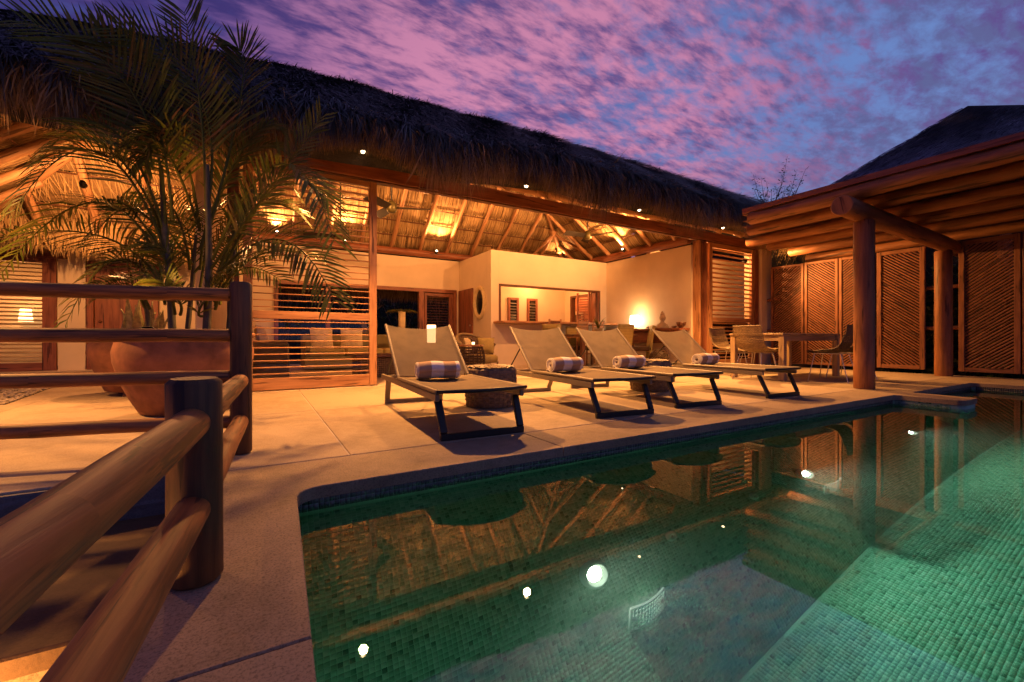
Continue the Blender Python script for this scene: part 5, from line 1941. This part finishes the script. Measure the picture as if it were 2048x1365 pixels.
for k in range(26):
    n = Vector((random.gauss(0, 1), random.gauss(0, 1), random.gauss(0, 1))).normalized()
    a = n.orthogonal().normalized(); b_ = n.cross(a)
    h_ = random.uniform(-.4, .4)
    q = math.sqrt(1 - h_ * h_) * .21
    m.tube([n * h_ * .21 + a * q * math.cos(t_) + b_ * q * math.sin(t_) for t_ in np.linspace(0, 2 * PI, 21)[:-1]], .009, 5, closed=True)
m.build('rattan_strips', WICKER_DARK, rb)
pt = thing('table_plant', 'strappy green plant in a woven planter on the indoor table', 'plant', (6.9, 7.75, .762))
m = MB(); m.lathe([(0, 0), (.10, 0), (.13, .14), (.12, .14), (.09, .02)], 16); m.build('planter', WICKER_PALE, pt)
for k in range(16):
    a = random.uniform(0, 2 * PI); d = Vector((math.cos(a) * .45, math.sin(a) * .45, 1)).normalized()
    m = MB(); m.blade((0, 0, .10), d, Vector((-math.sin(a), math.cos(a), 0)), Vector((-math.cos(a), -math.sin(a), .4)), random.uniform(.25, .42), .035, .12); m.build('leaf', LEAF, pt)

# tall hedges that close the view
def hedge(label, x0, x1, y0, y1, h, n, seed, sup=0.0):
    t = thing('hedge', label, 'hedge', ((x0 + x1) / 2, (y0 + y1) / 2, -.06), 0, 'tall hedges round the garden')
    ax, ay = (x1 - x0) / 2, (y1 - y0) / 2
    rr2 = random.Random(seed)
    m = MB()
    ph = [rr2.uniform(0, 6) for _ in range(4)]
    def core(u, v):
        a = 2 * PI * u
        c_, s_ = math.cos(a), math.sin(a)
        q = (abs(c_) ** 8 + abs(s_) ** 8) ** (-1 / 8)
        k = (1 - .12 * v) * (1 + .06 * math.sin(a * 7 + ph[0] + v * 5) + .05 * math.sin(a * 17 + ph[1] - v * 9))
        return (c_ * q * ax * k * .93, s_ * q * ay * k * .93, h * .94 * v + .06 * math.sin(a * 9 + ph[2]) * v)
    m.grid(core, 64, 10)
    m.add([core(k / 64, 1) for k in range(64)], [list(range(64))])
    m.build('twig_mass', BARK_DARK, t)
    rg = np.random.default_rng(seed)
    u = rg.uniform(0, 1, n); v = rg.uniform(0, 1, n)
    P = np.array([core(a, b) for a, b in zip(u, v)]) + rg.normal(0, .07, (n, 3))
    d = unit(rg.normal(0, 1, (n, 3)) + np.array([0, 0, -.3])); s = unit(np.cross(d, rg.normal(0, 1, (n, 3)))); nr = np.cross(s, d)
    blades_mesh('foliage', LEAF_DARK, P, d, s, nr, rg.uniform(.08, .18, n), rg.uniform(.035, .07, n), rg.uniform(-.1, .3, n), t)


BARK_DARK = plain('dark_twigs', (.018, .020, .012), .95, var=.5, scale=8, bs=.6, bd=.02)
hedge('tall dark hedge behind the trellis screens', 13.4, 14.6, -3.0, 10.5, 3.8, 8000, 61)
hedge('tall dark hedge far behind the rear opening', -3.0, 12.5, 17.5, 18.7, 3.6, 7000, 62)

# garden behind the rear opening
gsp = [(0.6, 15.0, 1.3, 3.0), (2.4, 15.6, 1.4, 3.2), (4.4, 15.2, 1.3, 2.8), (6.2, 16, 1.4, 3.0)]
for k, (x, y, r, h) in enumerate(gsp):
    shrub(x, y, r, h, 900, ('dark bush far left behind the rear opening', 'dark bush behind the vase in the rear opening', 'dark bush behind the rear louvred panel', 'dark bush behind the kitchen')[k], 50 + k, LEAF_DARK, 'garden bushes behind the house')
gt_ = thing('garden_tree', 'crooked branching tree in the garden behind the rear opening', 'tree', (3.2, 13.9, -.06))
m = MB()
def limb(m, p, d, L, r, depth, rg):
    pts = [Vector(p)]
    dd = Vector(d)
    for k in range(4):
        dd = (dd + Vector((rg.uniform(-.3, .3), rg.uniform(-.3, .3), rg.uniform(-.1, .2)))).normalized()
        pts.append(pts[-1] + dd * L / 4)
    m.tube(pts, [r * (1 - .12 * k) for k in range(5)], 7)
    if depth:
        for k in range(3):
            nd_ = (dd + Vector((rg.uniform(-1, 1), rg.uniform(-.6, .6), rg.uniform(-.2, .8)))).normalized()
            limb(m, pts[2 + k % 3], nd_, L * .72, r * .55, depth - 1, rg)
    return pts
limb(m, (0, 0, 0), (-.2, 0, 1), 1.5, .09, 3, random.Random(4)); m.build('trunk', BARK, gt_)
lamp('garden_light', (2.6, 12.9, .35), 24, WARM2)
bpy.data.objects['garden_light'].parent = gt_
bpy.data.objects['garden_light'].location = (-.6, -1.0, .4)

# ================================================================== POTS AND PALM
pot = thing('clay_pot', 'large round terracotta pot holding the palm, in front of the louvres', 'pot', (-.56, 4.95, 0))
m = MB(); m.lathe([(0, .0), (.32, .0), (.345, .015), (.41, .14), (.475, .30), (.518, .46), (.525, .55), (.505, .63), (.495, .655), (.525, .675), (.54, .70), (.525, .715), (.48, .70), (.455, .62), (0, .62)], 64); m.build('body', TERRA, pot)
m = MB(); m.lathe([(0, .635), (.47, .625)], 24); m.build('soil', SOIL, pot)
pot2 = thing('clay_pot', 'smaller terracotta pot with snake plant behind the large pot', 'pot', (-1.22, 6.75, 0))
m = MB(); m.lathe([(0, .05), (.30, .05), (.32, .06), (.37, .18), (.43, .34), (.475, .50), (.47, .58), (.44, .625), (.46, .65), (.47, .68), (.44, .69), (.40, .66), (.39, .6), (0, .6)], 48); m.build('body', TERRA, pot2)
m = MB()
for a in (.3, 2.4, 4.5):
    m.box((.24 * math.cos(a), .24 * math.sin(a), .025), (.10, .10, .05), a)
m.build('foot', W_DARK, pot2)
sn = thing('snake_plant', 'pale banded snake plant in the smaller terracotta pot', 'plant', (-1.22, 6.75, .6))
for k in range(17):
    a = random.uniform(0, 2 * PI); r = random.uniform(.02, .26)
    h = random.uniform(.32, .62); le = random.uniform(.02, .16)
    b0 = Vector((r * math.cos(a), r * math.sin(a), 0)); tw_ = random.uniform(0, PI)
    def leaf(u, v):
        w = .05 * (math.sin(PI * min(1, .25 + v * .78)) ** .7) * (1 - v ** 6)
        ang_ = tw_ + v * 1.1
        x = (u - .5) * 2 * w
        return b0 + Vector((math.cos(a) * le * v * v + x * math.cos(ang_), math.sin(a) * le * v * v + x * math.sin(ang_), h * v)) + Vector((-math.sin(ang_), math.cos(ang_), 0)) * .015 * (2 * u - 1) ** 2
    m = MB(); m.grid(leaf, 3, 8, True, .006); m.build('leaf', SNAKE, sn)

palm = thing('potted_palm', 'tall feathery palm growing from the large terracotta pot', 'palm', (-.58, 5.0, .62))


def frond(p0, p1, p2, ll, n=34, droop=.35, w=.026, up=None, spread=.95, mat=LEAF):
    """rachis on a curve p0-p1-p2 in world space with leaflets in two rows"""
    p0, p1, p2 = Vector(p0), Vector(p1), Vector(p2)
    B = lambda t_: p0 * (1 - t_) ** 2 + p1 * 2 * t_ * (1 - t_) + p2 * t_ * t_
    T = lambda t_: ((p1 - p0) * (1 - t_) + (p2 - p1) * t_).normalized()
    m = MB()
    m.tube([B(q) for q in np.linspace(0, 1, 12)], [.013 * (1 - .85 * q) + .001 for q in np.linspace(0, 1, 12)], 5)
    view = Vector((SY, CY, 0))
    w = w * .80
    n = int(n * .92)
    for k in range(n):
        q = .24 + .76 * (k + random.uniform(-.3, .3)) / (n - 1)
        q = min(1, max(.2, q))
        p, t_ = B(q), T(q)
        up_ = Vector(up) if up else Vector((-.25 * view.x, -.25 * view.y, 1))
        s = t_.cross(up_)
        if s.length < .2:
            s = t_.cross(Vector((view.x, view.y, .3)))
        s.normalize()
        nrm = s.cross(t_).normalized()
        lf_ = ll * (math.sin(PI * (.12 + .80 * (1 - (1 - q) ** 1.2) * .93)) ** .55) * random.uniform(.85, 1.1)
        fw = .45 + .75 * q
        for sg in (-1, 1):
            d = (t_ * fw + s * sg * spread + nrm * random.uniform(.05, .35)).normalized()
            sd = (t_ - d * t_.dot(d)).normalized()
            nn2 = d.cross(sd)
            if nn2.z < 0:
                nn2 = -nn2
            L = lf_
            ww = w * random.uniform(.8, 1.15)
            a0, a1 = p, p + d * L * .35 + nn2 * .01
            a2 = p + d * L * .72 - Vector((0, 0, 1)) * droop * L * .22
            a3 = p + d * L * .98 - Vector((0, 0, 1)) * droop * L * .55
            m.add([a0 - sd * ww * .2, a0 + sd * ww * .2, a1 - sd * ww * .5, a1 + sd * ww * .5, a2 - sd * ww * .42, a2 + sd * ww * .42, a3], [[0, 1, 3, 2], [2, 3, 5, 4], [4, 5, 6]])
    return m.build('frond', mat, palm, world=True)


PF = 4.05
# clustered canes rising from the pot
stems = [((346, 655), (330, 470), (322, 330), 3.95, .026), ((412, 655), (418, 500), (415, 330), 3.9, .027), ((372, 660), (385, 560), (392, 470), 4.3, .02), ((455, 660), (462, 570), (470, 500), 4.15, .018), ((300, 660), (285, 590), (280, 520), 4.2, .018)]
for (a, b_, c, F, r) in stems:
    pts = [at(*a, F), at((a[0] + b_[0]) / 2 + 2, (a[1] + b_[1]) / 2, F), at(*b_, F), at((c[0] + b_[0]) / 2, (c[1] + b_[1]) / 2, F), at(*c, F)]
    pts[0].z = .60
    m = MB(); m.tube(pts, [r * 1.25, r * 1.1, r, r * .8, r * .55], 10); m.build('stem', STEM, palm, world=True)
fr_list = [
    # base px, mid px, tip px, depth base/mid/tip, leaflet length
    ((330, 470), (265, 190), (55, 45), 3.95, 3.9, 3.7, .62),
    ((345, 440), (300, 200), (205, 80), 3.95, 4.1, 4.2, .60),
    ((412, 430), (400, 210), (368, 25), 3.9, 3.9, 3.95, .60),
    ((415, 420), (395, 190), (240, 60), 3.9, 4.15, 4.3, .60),
    ((415, 470), (480, 200), (475, 95), 3.9, 4.2, 4.4, .50),
    ((420, 540), (530, 390), (640, 238), 3.9, 3.8, 3.7, .42),
    ((425, 520), (560, 330), (668, 480), 3.9, 3.8, 3.6, .46),
    ((425, 560), (560, 480), (668, 600), 3.9, 3.7, 3.5, .46),
    ((430, 560), (540, 370), (655, 395), 3.95, 4.1, 4.2, .46),
    ((430, 600), (520, 510), (640, 520), 4.0, 4.2, 4.3, .36),
    ((330, 470), (215, 250), (75, 330), 3.95, 3.8, 3.7, .50),
    ((330, 500), (190, 300), (30, 420), 3.95, 3.7, 3.5, .50),
    ((325, 540), (190, 400), (5, 545), 4.0, 3.9, 3.8, .46),
    ((318, 560), (190, 470), (-20, 480), 4.1, 4.2, 4.2, .48),
    ((318, 590), (230, 520), (135, 640), 4.1, 4.0, 3.9, .36),
    ((330, 480), (250, 330), (150, 280), 4.0, 4.3, 4.5, .46),
    ((400, 460), (330, 300), (290, 330), 4.2, 4.5, 4.7, .42),
    ((400, 500), (470, 330), (560, 300), 4.1, 4.4, 4.6, .42),
    ((350, 520), (270, 420), (190, 470), 4.1, 3.9, 3.7, .40),
    ((440, 560), (500, 420), (600, 430), 4.1, 4.3, 4.5, .42),
    ((380, 540), (350, 420), (300, 400), 4.2, 4.4, 4.5, .40),
    ((400, 540), (430, 420), (500, 400), 4.2, 4.4, 4.5, .40),
    ((360, 600), (330, 500), (250, 500), 4.1, 3.9, 3.8, .34),
    ((430, 620), (480, 540), (560, 560), 4.0, 3.9, 3.8, .32),
    ((300, 620), (250, 560), (190, 600), 4.1, 4.0, 3.9, .32),
    ((385, 600), (380, 480), (350, 440), 4.3, 4.4, 4.5, .36),
    ((440, 610), (455, 520), (470, 470), 4.3, 4.5, 4.6, .34),
    ((330, 610), (320, 520), (330, 450), 4.3, 4.5, 4.6, .34),
    ((410, 630), (425, 570), (455, 540), 3.9, 3.8, 3.7, .28),
    ((350, 630), (330, 570), (290, 560), 3.9, 3.8, 3.7, .28),
]
rj = random.Random(12)
base_n = len(fr_list)
for k in range(16, base_n):
    a, b_, c, F0, F1, F2, ll = fr_list[k]
    j = lambda q, e: (q[0] + rj.uniform(-e, e), q[1] + rj.uniform(-e, e))
    fr_list.append((j(a, 12), j(b_, 38), j(c, 60), F0, F1 + rj.uniform(-.25, .35), F2 + rj.uniform(-.3, .5), ll * rj.uniform(.75, 1.05)))
def before_eave(u_, v_, F):
    p = at(u_, v_, F)
    if p.z > 2.2 and p.y > 4.86:
        p = at(u_, v_, F * 4.86 / p.y)
    return p


for k, (a, b_, c, F0, F1, F2, ll) in enumerate(fr_list):
    frond(at(*a, F0), before_eave(2 * b_[0] - (a[0] + c[0]) / 2, 2 * b_[1] - (a[1] + c[1]) / 2, F1), before_eave(*c, F2), ll * .82, 36 if ll > .4 else 24, .28 if k > 5 else .10, .024 if ll > .4 else .02, up=(-SY, -CY, .35) if k < 6 else ((-SY, -CY, 1.1) if k % 3 else None))

# ================================================================== FAR HUT, FAR TREE
hut = thing('thatched_hut', 'dark thatched hut roof rising behind the pergola at the right', 'hut', (16, 4, 0))
Rt, Lc, Nc = Vector((16.0, 3.72, 6.75)), Vector((15.0, 9.0, 4.40)), Vector((12.9, .6, 4.1))
R2 = Rt + Vector((.86, -.5, .02)) * 4.5
m = MB()
m.grid(lambda u, v: (Lc * (1 - u) + Nc * u) * (1 - v) + (Rt * (1 - u) + R2 * u) * v, 20, 10)
Bc = Vector((21, 8, 4.4))
m.grid(lambda u, v: (Lc * (1 - u) + Bc * u) * (1 - v) + Rt * v, 10, 6)
m.grid(lambda u, v: (Nc * (1 - u) + Vector((21, -4, 4.2)) * u) * (1 - v) + R2 * v, 10, 6)
m.grid(lambda u, v: (Bc * (1 - u) + Vector((21, -4, 4.2)) * u) * (1 - v) + (Rt * (1 - u) + R2 * u) * v, 10, 6)
HUT_BASE = plain('hut_roof_base', (.10, .11, .125), .9, var=.3, scale=5, bs=.5, bd=.02)
hr = m.build('roof', HUT_BASE, hut, world=True)
m = MB()
for (x, y) in ((14.6, 6.5), (13.6, 2.6), (17, 6.8), (18, 0)):
    m.log((x, y, -.06), (x, y, 4.9), .14, 10)
m.build('post', W_PERG, hut, world=True)
rg = np.random.default_rng(77)
n = 16000
rows = 42
vv_ = (np.floor(rg.uniform(0, rows, n)) + rg.uniform(0, .25, n)) / rows
uu_ = rg.uniform(0, 1, n)
A_ = np.array(Lc)[None] * (1 - uu_)[:, None] + np.array(Nc)[None] * uu_[:, None]
B_ = np.array(Rt)[None] * (1 - uu_)[:, None] + np.array(R2)[None] * uu_[:, None]
P = A_ * (1 - vv_)[:, None] + B_ * vv_[:, None]
d = unit(A_ - B_)
sd = unit(np.tile(np.array(Nc - Lc), (n, 1)))
nr = unit(np.cross(sd, d)); nr *= np.sign(nr[:, 2])[:, None]
th = rg.normal(0, .18, n)[:, None]
d2 = unit(d * np.cos(th) + sd * np.sin(th) + nr * .06)
blades_mesh('thatch_straw', HUT_STRAW, P + nr * .03 - np.array(hut.location), d2, unit(np.cross(d2, nr)), nr, rg.uniform(.16, .30, n), rg.uniform(.018, .04, n), rg.uniform(-.03, .06, n), hr)

ft = thing('slender_tree', 'sparse twiggy treetop against the sky between house and hut', 'tree', (25.6, 13.9, 0.6))
m = MB(); lv = MB()
rr_ = random.Random(9)
m.tube([(0, 0, 0), (.1, 0, 3), (0, .1, 5.6), (.1, 0, 7.8)], [.12, .10, .07, .03], 8)
for k in range(22):
    z = 6.2 + rr_.random() * 1.6
    a = rr_.uniform(0, 2 * PI)
    q = rr_.uniform(.4, 1.9)
    e = Vector((math.cos(a) * q, math.sin(a) * q, z + rr_.uniform(.8, 2.6)))
    mid = Vector((math.cos(a) * q * .7, math.sin(a) * q * .7, (z + e.z) / 2 - .1))
    m.tube([(0, 0, z), mid, e], [.022, .015, .006], 4)
    for j in range(26):
        f_ = rr_.uniform(.25, 1.0)
        p = (Vector((0, 0, z)) * (1 - f_) ** 2 + mid * 2 * f_ * (1 - f_) + e * f_ * f_)
        d = Vector((rr_.uniform(-1, 1), rr_.uniform(-1, 1), rr_.uniform(-.5, 1))).normalized()
        p = p + d * .08
        s = d.orthogonal().normalized()
        lv.blade(p, d, s, d.cross(s), rr_.uniform(.10, .2), .06, .1)
tk = m.build('trunk', BARK, ft)
lv.build('crown', LEAF_DARK, ft, 'stuff')

# step lamp that lights the lower landing
t = thing('step_lamp', 'warm step lamp under the first tread, lighting the lower landing', 'lamp', (-1.1, 1.66, -.30))
m = MB(); m.box((0, .09, 0), (.14, .02, .05)); m.build('lens', BULB, t)
lamp('step_light', (-.78, 1.50, -.33), 30, WARM, parent=t)
spot_fixture('added unseen uplight among the palm stems in the large pot', (-.80, 4.66, .74), (-.76, 4.22, 2.8), 130, 84, WARM, None, False)  # invented light that brings out the upper fronds
t = thing('added_bedroom_lamp', 'added unseen lamp inside the bedroom behind the left louvres', 'lamp', (-4.6, 14.2, 1.2))  # added so that the room behind the louvres looks warmly lit
m = MB(); m.lathe([(.12, -.14), (.09, .14)], 16); m.build('lamp_shade', SHADE, t)
lamp('added_bedroom_light', (-4.6, 13.7, 1.5), 40, WARM2, parent=t)
